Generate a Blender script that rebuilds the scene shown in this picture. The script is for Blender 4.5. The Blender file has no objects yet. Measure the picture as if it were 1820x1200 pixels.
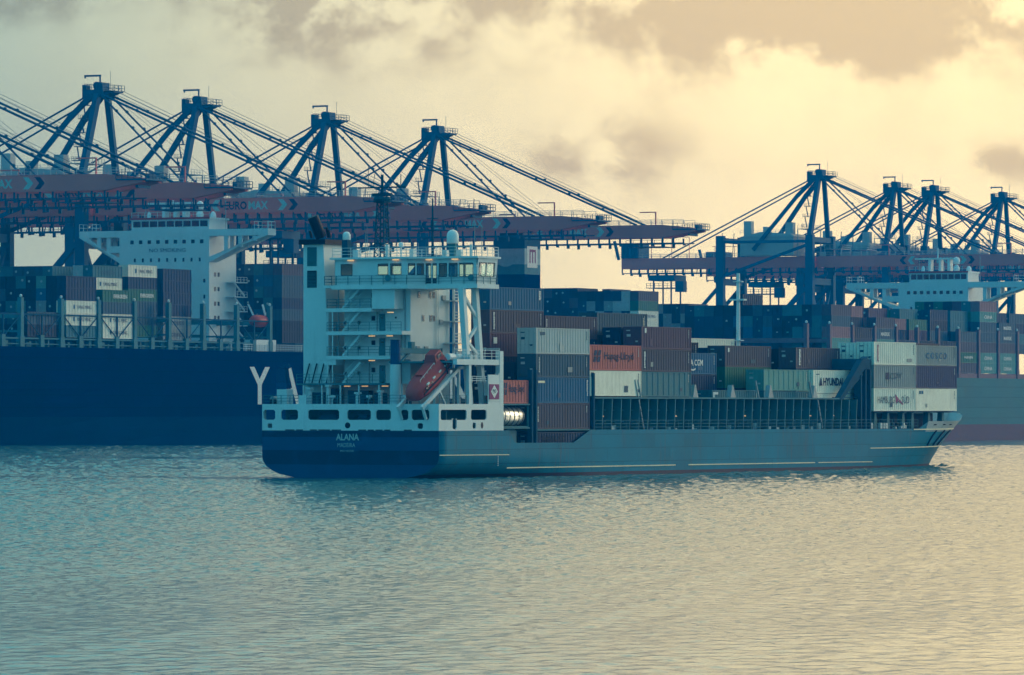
import bpy, math, random
import numpy as np
from math import sin, cos, pi, radians, sqrt, exp
from mathutils import Vector, Matrix

SC = bpy.context.scene
COL = SC.collection
rnd = random.Random(11)

# ------------------------------------------------------------------ camera
CAM_H = 7.6
cd = bpy.data.cameras.new('camera'); cam = bpy.data.objects.new('camera', cd); COL.objects.link(cam)
cam.location = (0, 0, CAM_H); cam.rotation_euler = (radians(90), 0, 0)
cd.sensor_width = 36.0; cd.lens = 36.0 * 9240 / 1820; cd.shift_y = 126 / 1820
cd.clip_start = 1.0; cd.clip_end = 20000
SC.camera = cam

# ------------------------------------------------------------------ sky
SUN_AZ, SUN_EL = 58.0, 13.0          # degrees to the right of the view direction (+Y), above the horizon
world = bpy.data.worlds.new('World'); SC.world = world; world.use_nodes = True
nt = world.node_tree; nt.nodes.clear()
def N(t, kind, **kw):
    n = t.nodes.new(kind)
    for k, v in kw.items(): setattr(n, k, v)
    return n
def lk(t, a, b): t.links.new(a, b)
def math_node(t, op, a, b=None, clamp=False):
    n = N(t, 'ShaderNodeMath', operation=op, use_clamp=clamp)
    for i, v in enumerate((a, b)):
        if v is None: continue
        if isinstance(v, (int, float)): n.inputs[i].default_value = v
        else: lk(t, v, n.inputs[i])
    return n.outputs[0]
def ramp(t, fac, stops, interp='EASE'):
    n = N(t, 'ShaderNodeValToRGB'); cr = n.color_ramp; cr.interpolation = interp
    while len(cr.elements) < len(stops): cr.elements.new(0.5)
    for e, (p, c) in zip(cr.elements, stops):
        e.position = p; e.color = (*c, 1) if len(c) == 3 else c
    lk(t, fac, n.inputs[0]); return n.outputs[0]
def mixc(t, fac, a, b, blend='MIX'):
    n = N(t, 'ShaderNodeMix', data_type='RGBA', blend_type=blend)
    for i, v in ((0, fac), (6, a), (7, b)):
        if isinstance(v, (int, float)): n.inputs[i].default_value = v
        elif isinstance(v, tuple): n.inputs[i].default_value = (*v, 1)
        else: lk(t, v, n.inputs[i])
    return n.outputs[2]

tc = N(nt, 'ShaderNodeTexCoord')
sep = N(nt, 'ShaderNodeSeparateXYZ'); lk(nt, tc.outputs['Generated'], sep.inputs[0])
DX, DY, DZ = sep.outputs
az = math_node(nt, 'MULTIPLY', math_node(nt, 'ARCTAN2', DX, DY), 180 / pi)      # degrees, 0 = +Y, + = right
el = math_node(nt, 'MULTIPLY', math_node(nt, 'ARCSINE', DZ), 180 / pi)
# sky colour round the compass: a veiled sun ahead to the right, clear dusk blue behind the viewer
azf = math_node(nt, 'DIVIDE', math_node(nt, 'ADD', az, 180.0), 360.0)
def compass(stops): return [((a + 180.0) / 360.0, c) for a, c in stops]
low = ramp(nt, azf, compass([(-180, (0.085, 0.56, 0.78)), (-70, (0.085, 0.54, 0.72)), (-22, (0.22, 0.54, 0.56)), (-8, (0.42, 0.58, 0.48)), (-5, (0.62, 0.68, 0.48)), (-1.2, (1.14, 0.97, 0.57)), (2, (1.56, 1.21, 0.62)),
                     (8, (1.70, 1.31, 0.64)), (28, (1.40, 1.18, 0.62)), (62, (1.10, 1.06, 0.68)), (95, (0.60, 0.84, 0.74)), (125, (0.24, 0.64, 0.74)), (180, (0.085, 0.56, 0.78))]), 'LINEAR')
high = ramp(nt, azf, compass([(-180, (0.085, 0.54, 0.76)), (-70, (0.085, 0.52, 0.70)), (-22, (0.10, 0.55, 0.66)), (-5, (0.12, 0.60, 0.66)), (0, (0.50, 0.76, 0.66)), (5, (2.0, 1.52, 0.84)), (14, (2.4, 1.80, 0.92)), (40, (1.70, 1.44, 0.80)), (75, (0.85, 0.90, 0.72)), (120, (0.22, 0.60, 0.70)), (180, (0.085, 0.54, 0.76))]), 'LINEAR')
elf = N(nt, 'ShaderNodeMapRange', interpolation_type='SMOOTHSTEP'); lk(nt, el, elf.inputs[0])
elf.inputs[1].default_value = 3.6; elf.inputs[2].default_value = 14.0
skyc = mixc(nt, elf.outputs[0], low, high)
# cloud decks: soft noise in azimuth/elevation, with the few banks the sky shows
cv = N(nt, 'ShaderNodeCombineXYZ'); lk(nt, math_node(nt, 'MULTIPLY', az, 0.8), cv.inputs[0]); lk(nt, el, cv.inputs[1])
nz = N(nt, 'ShaderNodeTexNoise'); nz.inputs['Scale'].default_value = 1.05; nz.inputs['Detail'].default_value = 8; nz.inputs['Roughness'].default_value = 0.58
nz.inputs['Distortion'].default_value = 0.1
lk(nt, cv.outputs[0], nz.inputs['Vector'])
def bank(a0, e0, sa, se, w):
    x = math_node(nt, 'DIVIDE', math_node(nt, 'SUBTRACT', az, a0), sa); y = math_node(nt, 'DIVIDE', math_node(nt, 'SUBTRACT', el, e0), se)
    r2 = math_node(nt, 'ADD', math_node(nt, 'MULTIPLY', x, x), math_node(nt, 'MULTIPLY', y, y))
    return math_node(nt, 'MULTIPLY', math_node(nt, 'EXPONENT', math_node(nt, 'MULTIPLY', r2, -1.0)), w)
tot = None
for bk in ((-6.0, 4.5, 1.6, 0.40, 0.9), (-1.9, 4.35, 1.7, 0.62, 1.1), (3.4, 4.5, 2.7, 0.80, 1.8), (1.0, 2.75, 1.0, 0.45, 0.85), (5.4, 2.7, 0.9, 0.30, 0.65), (-2.0, 5.2, 6.0, 0.5, 0.6), (5.5, 5.2, 5.0, 0.6, 0.8)):
    b_ = bank(*bk); tot = b_ if tot is None else math_node(nt, 'ADD', tot, b_)
deck = N(nt, 'ShaderNodeMapRange', interpolation_type='SMOOTHSTEP'); lk(nt, el, deck.inputs[0])
deck.inputs[1].default_value = 4.6; deck.inputs[2].default_value = 10.0; deck.inputs[4].default_value = 0.12
tot = math_node(nt, 'MAXIMUM', tot, deck.outputs[0])
cl = math_node(nt, 'MULTIPLY', math_node(nt, 'SUBTRACT', nz.outputs[0], 0.36), 4.2, True)
cmask = math_node(nt, 'MULTIPLY', tot, cl, True)
cm = N(nt, 'ShaderNodeMapRange', interpolation_type='SMOOTHSTEP'); lk(nt, cmask, cm.inputs[0])
cm.inputs[1].default_value = 0.10; cm.inputs[2].default_value = 0.70; cm.inputs[4].default_value = 0.95
cloudc = mixc(nt, 1.0, skyc, (0.63, 0.585, 0.59), 'MULTIPLY')
wisp = N(nt, 'ShaderNodeMapRange'); lk(nt, nz.outputs[0], wisp.inputs[0])
wisp.inputs[1].default_value = 0.3; wisp.inputs[2].default_value = 0.75; wisp.inputs[3].default_value = 1.05; wisp.inputs[4].default_value = 0.92
skyw = mixc(nt, 1.0, skyc, wisp.outputs[0], 'MULTIPLY')
final = mixc(nt, cm.outputs[0], skyw, cloudc)
nish = N(nt, 'ShaderNodeTexSky', sky_type='NISHITA'); nish.sun_disc = False
nish.sun_elevation = radians(SUN_EL); nish.sun_rotation = radians(SUN_AZ)
bg1 = N(nt, 'ShaderNodeBackground'); lk(nt, nish.outputs[0], bg1.inputs[0]); bg1.inputs[1].default_value = 0.05
bg2 = N(nt, 'ShaderNodeBackground'); lk(nt, final, bg2.inputs[0]); bg2.inputs[1].default_value = 1.0
mx = N(nt, 'ShaderNodeMixShader'); mx.inputs[0].default_value = 0.94        # cloud veil over the clear sky
lk(nt, bg1.outputs[0], mx.inputs[1]); lk(nt, bg2.outputs[0], mx.inputs[2])
wo = N(nt, 'ShaderNodeOutputWorld'); lk(nt, mx.outputs[0], wo.inputs[0])

sl = bpy.data.lights.new('sun', 'SUN'); sun = bpy.data.objects.new('sun', sl); COL.objects.link(sun)
sl.energy = 0.95; sl.angle = radians(20); sl.color = (1.0, 0.84, 0.58)
to_sun = Vector((sin(radians(SUN_AZ)) * cos(radians(SUN_EL)), cos(radians(SUN_AZ)) * cos(radians(SUN_EL)), sin(radians(SUN_EL))))
sun.rotation_euler = to_sun.to_track_quat('Z', 'Y').to_euler()

vs = SC.view_settings
vs.view_transform = 'Standard'; vs.look = 'None'; vs.exposure = 0.0; vs.gamma = 1.0; vs.use_curve_mapping = False
SC.render.engine = 'CYCLES'
SC.cycles.use_denoising = True
SC.cycles.max_bounces = 4; SC.cycles.diffuse_bounces = 2; SC.cycles.glossy_bounces = 2; SC.cycles.transparent_max_bounces = 8
SC.cycles.use_adaptive_sampling = True; SC.cycles.adaptive_threshold = 0.03
SC.cycles.volume_bounces = 0

# ------------------------------------------------------------------ helpers
class Frame:
    """a = along, b = to the left of a, z up"""
    def __init__(s, x0, y0, th):
        s.th = radians(th); s.M = Matrix.Translation((x0, y0, 0)) @ Matrix.Rotation(pi / 2 - s.th, 4, 'Z')
    def at(s, a, b, z=0.0): return s.M @ Matrix.Translation((a, b, z))

class MB:
    def __init__(s): s.v = []; s.f = []; s.m = []; s.mi = 0
    def add(s, vs, fs):
        k = len(s.v); s.v += [tuple(p) for p in vs]
        for f in fs: s.f.append(tuple(i + k for i in f)); s.m.append(s.mi)
        return s
    def box(s, x0, x1, y0, y1, z0, z1):
        if x0 > x1: x0, x1 = x1, x0
        if y0 > y1: y0, y1 = y1, y0
        if z0 > z1: z0, z1 = z1, z0
        return s.add([(x0, y0, z0), (x1, y0, z0), (x1, y1, z0), (x0, y1, z0), (x0, y0, z1), (x1, y0, z1), (x1, y1, z1), (x0, y1, z1)],
                     [(0, 3, 2, 1), (4, 5, 6, 7), (0, 1, 5, 4), (1, 2, 6, 5), (2, 3, 7, 6), (3, 0, 4, 7)])
    def bar(s, p, q, w, h=None, up=(0, 0, 1), w2=None, h2=None):
        h = h or w; w2 = w2 or w; h2 = h2 or h
        p, q = Vector(p), Vector(q); d = (q - p).normalized(); up = Vector(up)
        if abs(d.dot(up)) > 0.98: up = Vector((1, 0, 0))
        x = d.cross(up).normalized(); y = x.cross(d)
        vs = []
        for c, ww, hh in ((p, w, h), (q, w2, h2)):
            for sx, sy in ((-1, -1), (1, -1), (1, 1), (-1, 1)): vs.append(c + x * ww / 2 * sx + y * hh / 2 * sy)
        return s.add(vs, [(0, 1, 2, 3), (7, 6, 5, 4), (0, 4, 5, 1), (1, 5, 6, 2), (2, 6, 7, 3), (3, 7, 4, 0)])
    def tube(s, p, q, r, n=8, r2=None):
        r2 = r if r2 is None else r2
        p, q = Vector(p), Vector(q); d = (q - p).normalized()
        x = d.cross(Vector((0, 0, 1)));
        if x.length < 1e-3: x = Vector((1, 0, 0))
        x.normalize(); y = d.cross(x)
        vs = [c + (x * cos(2 * pi * i / n) + y * sin(2 * pi * i / n)) * rr for c, rr in ((p, r), (q, r2)) for i in range(n)]
        fs = [(i, (i + 1) % n, n + (i + 1) % n, n + i) for i in range(n)] + [tuple(range(n))[::-1], tuple(range(n, 2 * n))]
        return s.add(vs, fs)
    def poly(s, pts, axis, lo, hi):
        """prism: pts are 2D, extruded along axis 0/1/2 from lo to hi"""
        def mk(p, t):
            return {0: (t, p[0], p[1]), 1: (p[0], t, p[1]), 2: (p[0], p[1], t)}[axis]
        n = len(pts)
        vs = [mk(p, lo) for p in pts] + [mk(p, hi) for p in pts]
        return s.add(vs, [tuple(range(n))[::-1], tuple(range(n, 2 * n))] + [(i, (i + 1) % n, n + (i + 1) % n, n + i) for i in range(n)])
    def lathe(s, c, prof, n=12, axis=2):
        vs = []; c = Vector(c)
        for r, h in prof:
            for i in range(n):
                t = 2 * pi * i / n; e = (r * cos(t), r * sin(t), h)
                if axis == 0: e = (h, r * cos(t), r * sin(t))
                vs.append(c + Vector(e))
        k = len(prof)
        fs = [(j * n + i, j * n + (i + 1) % n, (j + 1) * n + (i + 1) % n, (j + 1) * n + i) for j in range(k - 1) for i in range(n)]
        fs += [tuple(range(n))[::-1], tuple(range((k - 1) * n, k * n))]
        return s.add(vs, fs)
    def rail(s, pts, h=1.0, sp=1.5, n=3, r=0.035):
        for p, q in zip(pts, pts[1:]):
            p, q = Vector(p), Vector(q); L = (q - p).length; k = max(1, int(L / sp))
            for i in range(k + 1):
                c = p.lerp(q, i / k); s.bar(c, c + Vector((0, 0, h)), r * 1.6)
            for j in range(1, n + 1): s.bar(p + Vector((0, 0, h * j / n)), q + Vector((0, 0, h * j / n)), r * 1.4)
        return s
    def holed(s, mk, u0, u1, z0, z1, holes, th, ch=0.12):
        """plate in a plane with rectangular holes (chamfered corners); mk(u,z,t) -> 3D, t in 0..th"""
        us = sorted({u0, u1, *[h[0] for h in holes], *[h[1] for h in holes]}); zs = sorted({z0, z1, *[h[2] for h in holes], *[h[3] for h in holes]})
        for ua, ub in zip(us, us[1:]):
            for za, zb in zip(zs, zs[1:]):
                um, zm = (ua + ub) / 2, (za + zb) / 2
                if any(h[0] < um < h[1] and h[2] < zm < h[3] for h in holes): continue
                q = [(ua, za), (ub, za), (ub, zb), (ua, zb)]
                s.add([mk(u, z, 0) for u, z in q] + [mk(u, z, th) for u, z in q], [(0, 1, 2, 3), (7, 6, 5, 4), (0, 4, 5, 1), (1, 5, 6, 2), (2, 6, 7, 3), (3, 7, 4, 0)])
        for h in holes:
            ch_, ch = ch, min(ch, 0.22 * min(h[1] - h[0], h[3] - h[2]))
            for (u, z, du, dz) in ((h[0], h[2], 1, 1), (h[1], h[2], -1, 1), (h[0], h[3], 1, -1), (h[1], h[3], -1, -1)):
                q = [(u, z), (u + du * ch, z), (u, z + dz * ch)]
                s.add([mk(*p, 0.01) for p in q] + [mk(*p, th - 0.01) for p in q], [(0, 1, 2), (5, 4, 3), (1, 4, 5, 2)])
            ch = ch_
        return s
    def mesh(s, name):
        me = bpy.data.meshes.new(name); me.from_pydata(s.v, [], s.f); me.validate()
        return me
    def build(s, name, mats, parent=None, smooth=False):
        me = s.mesh(name)
        mats = mats if isinstance(mats, (list, tuple)) else [mats]
        for m in mats: me.materials.append(m)
        if len(mats) > 1 and len(me.polygons) == len(s.m): me.polygons.foreach_set('material_index', s.m)
        if smooth: me.polygons.foreach_set('use_smooth', [True] * len(me.polygons))
        o = bpy.data.objects.new(name, me); COL.objects.link(o); o.parent = parent
        return o

def empty(name, M):
    o = bpy.data.objects.new(name, None); COL.objects.link(o); o.matrix_world = M; o.empty_display_size = 0.5; return o
def tag(o, label=None, cat=None, group=None, kind=None):
    for k, v in (('label', label), ('category', cat), ('group', group), ('kind', kind)):
        if v: o[k] = v
    return o
def put(name, me, mat, parent=None, M=None):
    o = bpy.data.objects.new(name, me); COL.objects.link(o)
    if parent is not None: o.parent = parent
    if M is not None:
        if parent is not None: o.matrix_local = M
        else: o.matrix_world = M
    if mat is not None:
        if not me.materials: me.materials.append(None)
        o.material_slots[0].link = 'OBJECT'; o.material_slots[0].material = mat
    return o
def copy_tree(o, parent=None):
    c = o.copy(); COL.objects.link(c)
    if parent is not None: c.parent = parent
    for ch in list(o.children): copy_tree(ch, c)
    return c

# ------------------------------------------------------------------ materials
MATS = {}
def mat(name, col, rough=0.55, var=0.18, scale=0.6, metal=0.0, streak=0.0, spec=0.14, rust=0.0, plates=None):
    if name in MATS: return MATS[name]
    m = bpy.data.materials.new(name); m.use_nodes = True; t = m.node_tree
    b = t.nodes['Principled BSDF']; b.inputs['Roughness'].default_value = rough; b.inputs['Metallic'].default_value = metal
    b.inputs['Specular IOR Level'].default_value = spec
    c = N(t, 'ShaderNodeTexCoord'); mp = N(t, 'ShaderNodeMapping'); lk(t, c.outputs['Object'], mp.inputs[0])
    oi = N(t, 'ShaderNodeObjectInfo')
    mp2 = N(t, 'ShaderNodeVectorMath', operation='ADD'); lk(t, mp.outputs[0], mp2.inputs[0])
    cx = N(t, 'ShaderNodeCombineXYZ'); lk(t, math_node(t, 'MULTIPLY', oi.outputs['Random'], 57.0), cx.inputs[0]); lk(t, cx.outputs[0], mp2.inputs[1])
    n1 = N(t, 'ShaderNodeTexNoise'); n1.inputs['Scale'].default_value = scale; n1.inputs['Detail'].default_value = 5; n1.inputs['Roughness'].default_value = 0.62
    lk(t, mp2.outputs[0], n1.inputs['Vector'])
    mr = N(t, 'ShaderNodeMapRange'); lk(t, n1.outputs[0], mr.inputs[0]); mr.inputs[1].default_value = 0.25; mr.inputs[2].default_value = 0.75
    mr.inputs[3].default_value = 1 - var; mr.inputs[4].default_value = 1 + var
    out = mixc(t, 1.0, tuple(col), mr.outputs[0], 'MULTIPLY')
    if streak or rust:
        mp3 = N(t, 'ShaderNodeMapping'); mp3.inputs['Scale'].default_value = (1.0, 1.0, 0.07); lk(t, mp2.outputs[0], mp3.inputs[0])
        n2 = N(t, 'ShaderNodeTexNoise'); n2.inputs['Scale'].default_value = 1.7; n2.inputs['Detail'].default_value = 4; lk(t, mp3.outputs[0], n2.inputs['Vector'])
        f = N(t, 'ShaderNodeMapRange'); lk(t, n2.outputs[0], f.inputs[0]); f.inputs[1].default_value = 0.56; f.inputs[2].default_value = 0.78
        f.inputs[4].default_value = max(streak, rust)
        rc = (0.13, 0.065, 0.035) if rust else tuple(x * 0.45 for x in col)
        out = mixc(t, f.outputs[0], out, rc)
    if plates:      # welded plating: each plate a shade of its own, seams a little darker
        sx = N(t, 'ShaderNodeSeparateXYZ'); lk(t, c.outputs['Object'], sx.inputs[0]); cx2 = N(t, 'ShaderNodeCombineXYZ'); lk(t, sx.outputs[0], cx2.inputs[0]); lk(t, sx.outputs[2], cx2.inputs[1])
        bk_ = N(t, 'ShaderNodeTexBrick'); lk(t, cx2.outputs[0], bk_.inputs['Vector']); bk_.inputs['Scale'].default_value = 1.0; bk_.inputs['Brick Width'].default_value = plates[0]; bk_.inputs['Row Height'].default_value = plates[1]
        bk_.inputs['Mortar Size'].default_value = plates[2]; bk_.inputs['Color1'].default_value = (0.92, 0.92, 0.92, 1); bk_.inputs['Color2'].default_value = (1.08, 1.08, 1.08, 1); bk_.inputs['Mortar'].default_value = (0.55, 0.55, 0.55, 1)
        out = mixc(t, 1.0, out, bk_.outputs[0], 'MULTIPLY')
        ns = N(t, 'ShaderNodeTexNoise'); ns.inputs['Scale'].default_value = 0.35; ns.inputs['Detail'].default_value = 6; lk(t, c.outputs['Object'], ns.inputs['Vector'])
        f2 = N(t, 'ShaderNodeMapRange'); lk(t, ns.outputs[0], f2.inputs[0]); f2.inputs[1].default_value = 0.58; f2.inputs[2].default_value = 0.74; f2.inputs[4].default_value = 0.35
        out = mixc(t, f2.outputs[0], out, tuple(min(1, x * 1.4 + 0.001) for x in col))
    lk(t, out, b.inputs['Base Color'])
    r2 = N(t, 'ShaderNodeMapRange'); lk(t, n1.outputs[0], r2.inputs[0]); r2.inputs[3].default_value = max(0.05, rough - 0.12); r2.inputs[4].default_value = min(1, rough + 0.12)
    lk(t, r2.outputs[0], b.inputs['Roughness'])
    MATS[name] = m; return m
def emit(name, col, s):
    m = bpy.data.materials.new(name); m.use_nodes = True; b = m.node_tree.nodes['Principled BSDF']
    b.inputs['Base Color'].default_value = (*col, 1); b.inputs['Emission Color'].default_value = (*col, 1); b.inputs['Emission Strength'].default_value = s
    MATS[name] = m; return m
WHITE = mat('white paint', (0.68, 0.72, 0.71), 0.5, 0.07, 0.35, rust=0.11)
WHITE_CLEAN = mat('white fibreglass', (0.80, 0.80, 0.78), 0.35, 0.03)
NAVY = mat('navy hull paint', (0.003, 0.07, 0.17), 0.6, 0.1, 0.15, streak=0.1, spec=0.1, plates=(6.0, 1.5, 0.03))
HULLBLUE = mat('blue grey hull paint', (0.010, 0.185, 0.28), 0.55, 0.2, 0.12, rust=0.42, spec=0.07, plates=(7.5, 1.55, 0.035))
PALEGREY = mat('pale grey bulwark paint', (0.42, 0.46, 0.46), 0.5, 0.12, 0.3, streak=0.3)
BOOT = mat('red bottom paint', (0.055, 0.035, 0.055), 0.6, 0.25, 0.3, streak=0.3)
DECKBLUE = mat('blue deck steel', (0.006, 0.075, 0.13), 0.6, 0.25, 0.5, streak=0.25, spec=0.03)
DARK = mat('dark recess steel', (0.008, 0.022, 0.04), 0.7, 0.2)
BLACK = mat('black paint', (0.003, 0.008, 0.02), 0.55, 0.2)
TEALSTEEL = mat('teal lashing steel', (0.045, 0.19, 0.23), 0.6, 0.2, 0.4, streak=0.3)
GREYSTEEL = mat('galvanised steel', (0.34, 0.37, 0.38), 0.45, 0.15, 0.8)
YELLOWISH = mat('cream strake paint', (0.82, 0.72, 0.50), 0.5, 0.15, 0.3)
ORANGE = mat('orange lifeboat shell', (0.46, 0.065, 0.06), 0.45, 0.10, 0.6, streak=0.15)
CRANEBLUE = mat('crane blue paint', (0.003, 0.095, 0.18), 0.6, 0.15, 0.12, spec=0.15)
CRANERED = mat('crane red paint', (0.82, 0.175, 0.155), 0.65, 0.14, 0.1, streak=0.2)
CRANEGREY = mat('crane house cladding', (0.42, 0.44, 0.44), 0.55, 0.08, 0.3, streak=0.2)
INK = mat('dark lettering', (0.012, 0.03, 0.075), 0.6, 0.1)
PAINTW = mat('white lettering', (0.78, 0.78, 0.74), 0.6, 0.08)
PALETEAL = mat('faded lettering', (0.36, 0.48, 0.47), 0.6, 0.1)
REDLINE = mat('red stripe', (0.55, 0.05, 0.05), 0.5, 0.1)
PURPLE = mat('magenta sign', (0.24, 0.03, 0.13), 0.5, 0.08)
CONCRETE = mat('quay concrete', (0.26, 0.26, 0.25), 0.8, 0.25, 0.2, streak=0.3)
LAMP = emit('lit deck lamp', (1.0, 0.55, 0.22), 0.75)
def glass():
    m = bpy.data.materials.new('window glass'); m.use_nodes = True; t = m.node_tree; t.nodes.clear()
    tr = N(t, 'ShaderNodeBsdfTransparent'); tr.inputs[0].default_value = (0.62, 0.80, 0.80, 1)
    gl = N(t, 'ShaderNodeBsdfGlossy'); gl.inputs[0].default_value = (0.9, 0.95, 1, 1); gl.inputs[1].default_value = 0.04
    fr = N(t, 'ShaderNodeFresnel'); fr.inputs[0].default_value = 1.5
    mm = N(t, 'ShaderNodeMixShader'); lk(t, fr.outputs[0], mm.inputs[0]); lk(t, tr.outputs[0], mm.inputs[1]); lk(t, gl.outputs[0], mm.inputs[2])
    o = N(t, 'ShaderNodeOutputMaterial'); lk(t, mm.outputs[0], o.inputs[0]); return m
GLASS = glass()
DARKGLASS = mat('dark window glass', (0.006, 0.016, 0.028), 0.12, 0.1, spec=0.7)
CC = {   # container paints
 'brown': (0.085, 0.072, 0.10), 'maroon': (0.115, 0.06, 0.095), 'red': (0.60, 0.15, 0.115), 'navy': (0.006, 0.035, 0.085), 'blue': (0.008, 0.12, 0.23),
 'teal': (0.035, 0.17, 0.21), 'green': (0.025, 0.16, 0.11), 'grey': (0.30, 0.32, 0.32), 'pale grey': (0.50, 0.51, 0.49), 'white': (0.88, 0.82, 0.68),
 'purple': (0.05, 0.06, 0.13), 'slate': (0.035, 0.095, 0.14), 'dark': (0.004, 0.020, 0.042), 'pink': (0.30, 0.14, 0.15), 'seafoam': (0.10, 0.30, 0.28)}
CM = {k: mat('container ' + k, v, 0.55, 0.13, 0.5, streak=0.22 if k in ('white', 'pale grey', 'grey') else 0.15, rust=0.12 if k in ('brown', 'white', 'grey') else 0) for k, v in CC.items()}

# ------------------------------------------------------------------ lettering
_tx = {}
def text_mesh(s, bold=0.0):
    if (s, bold) in _tx: return _tx[(s, bold)]
    cu = bpy.data.curves.new('lettering', 'FONT'); cu.body = s; cu.size = 1.0; cu.offset = bold; cu.resolution_u = 2; cu.extrude = 0.004
    o = bpy.data.objects.new('lettering', cu); COL.objects.link(o)
    bpy.context.view_layer.update()
    me = bpy.data.meshes.new_from_object(o.evaluated_get(bpy.context.evaluated_depsgraph_get()))
    bpy.data.objects.remove(o); bpy.data.curves.remove(cu)
    xs = [v.co.x for v in me.vertices]; ys = [v.co.y for v in me.vertices]
    x0, x1, y0, y1 = min(xs), max(xs), min(ys), max(ys)
    for v in me.vertices: v.co.x = (v.co.x - x0) / (x1 - x0); v.co.y = (v.co.y - y0) / (y1 - y0)
    _tx[(s, bold)] = me; return me
def letter(s, m, parent, org, ux, uy, w, h, bold=0.02, name='lettering'):
    """string filling w x h with lower-left corner org, reading along ux, up along uy"""
    ux, uy = Vector(ux).normalized(), Vector(uy).normalized(); n = ux.cross(uy)
    M = Matrix(((ux.x * w, uy.x * h, n.x, org[0]), (ux.y * w, uy.y * h, n.y, org[1]), (ux.z * w, uy.z * h, n.z, org[2]), (0, 0, 0, 1)))
    return put(name, text_mesh(s, bold), m, parent, M)

# ------------------------------------------------------------------ frames
FA = Frame(-7.88, 560.0, 30.0)          # small cargo ship under way
FL = Frame(-49.0, 1180.0, 26.5)         # ships at the berth
FR = Frame(110.3, 1290.0, 25.5)         # large ship further along
FQ = Frame(-94.8, 1200.0, 23.6)         # crane rail

# ------------------------------------------------------------------ water, quay
def water_material():
    m = bpy.data.materials.new('harbour water'); m.use_nodes = True; t = m.node_tree; b = t.nodes['Principled BSDF']
    b.inputs['Base Color'].default_value = (0.03, 0.16, 0.19, 1); b.inputs['Roughness'].default_value = 0.12; b.inputs['IOR'].default_value = 1.45
    g = N(t, 'ShaderNodeNewGeometry')
    def noise(sx, sy, sc, det, ro=0.6):
        mp = N(t, 'ShaderNodeMapping'); mp.inputs['Scale'].default_value = (sx, sy, 1); lk(t, g.outputs['Position'], mp.inputs[0])
        n = N(t, 'ShaderNodeTexNoise'); n.inputs['Scale'].default_value = sc; n.inputs['Detail'].default_value = det; n.inputs['Roughness'].default_value = ro
        lk(t, mp.outputs[0], n.inputs['Vector']); return n.outputs[0]
    big = noise(0.5, 1.0, 0.14, 3); mid = noise(1.0, 0.8, 2.2, 3); fine = noise(1.0, 0.7, 7.0, 2, 0.65)
    patch = noise(0.25, 1.0, 0.018, 3)
    h = math_node(t, 'ADD', math_node(t, 'MULTIPLY', big, 0.5), math_node(t, 'ADD', math_node(t, 'MULTIPLY', mid, 0.30), math_node(t, 'MULTIPLY', fine, 0.20)))
    pr = N(t, 'ShaderNodeMapRange'); lk(t, patch, pr.inputs[0]); pr.inputs[1].default_value = 0.3; pr.inputs[2].default_value = 0.7; pr.inputs[3].default_value = 0.75; pr.inputs[4].default_value = 1.2
    bp = N(t, 'ShaderNodeBump'); bp.inputs['Strength'].default_value = 1.0; bp.inputs['Distance'].default_value = 0.03
    lk(t, math_node(t, 'MULTIPLY', h, pr.outputs[0]), bp.inputs['Height']); lk(t, bp.outputs[0], b.inputs['Normal'])
    return m
WATER = water_material()
WAVE_SLOPE = 0.017
def slick(X, y):
    # smooth strips left in the water by the wash, trailing away to the left of the stern
    g = np.zeros_like(X)
    for y0, sl_, w in ((800, 0.05, 15.0), (652, 0.12, 9.0), (557, 0.03, 8.0), (578, -0.10, 6.0)):
        yc = y0 + sl_ * (X + 60) + 6.0 * np.sin(X * 0.075 + y0) + 2.5 * np.sin(X * 0.31 + y0 * 0.7)
        br_ = np.clip(0.55 + 0.6 * np.sin(X * 0.13 + y0) + 0.5 * np.sin(X * 0.47 + y0 * 1.7), 0, 1)
        g = np.maximum(g, np.exp(-((y - yc) / w) ** 2) * br_ * np.clip((-12 - X) / 10.0, 0, 1))
    return 1 - 0.94 * g
CHOP = 0.07
def wave_z(x, y):
    z = 0.0
    # wave thrown up at the stem and along the near bow
    for cx, cy, rx, ry, amp in ((57.8, 682, 2.4, 4.0, 0.5), (61.5, 684, 4.0, 4.0, 0.32), (52.0, 668, 3.0, 6.0, 0.22), (47.0, 655, 4.0, 7.0, 0.16)):
        z += amp * exp(-((x - cx) / rx) ** 2 - ((y - cy) / ry) ** 2) * (0.75 + 0.25 * sin(x * 2.1 + y * 0.9))
    return z
water = empty('water', Matrix.Identity(4)); tag(water, kind='structure')
xs = [-1500, -900, -500, -300, -200, -120, -60, 0, 60, 120, 200, 300, 500, 900, 1500]
ys = [-200, 0, 60, 100, 200, 400, 600, 800, 950, 1040, 1150, 1300, 1500, 1750, 2000]
nx = len(xs); wm = MB(); wm.v = [(x, y, -0.40) for y in ys for x in xs]
wm.f = [(j * nx + i, j * nx + i + 1, (j + 1) * nx + i + 1, (j + 1) * nx + i) for j in range(len(ys) - 1) for i in range(nx - 1)]; wm.m = [0] * len(wm.f)
wm.build('open_water', WATER, water)
rows = [96.0]
while rows[-1] < 1050: rows.append(rows[-1] + 0.14 + 0.0015 * (rows[-1] - 96))
Y = np.array(rows); T = np.linspace(-0.128, 0.128, 300)
XX = np.outer(Y, T); YY = np.repeat(Y[:, None], len(T), 1); ZZ = np.zeros_like(XX)
rw = np.random.RandomState(5)
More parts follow.
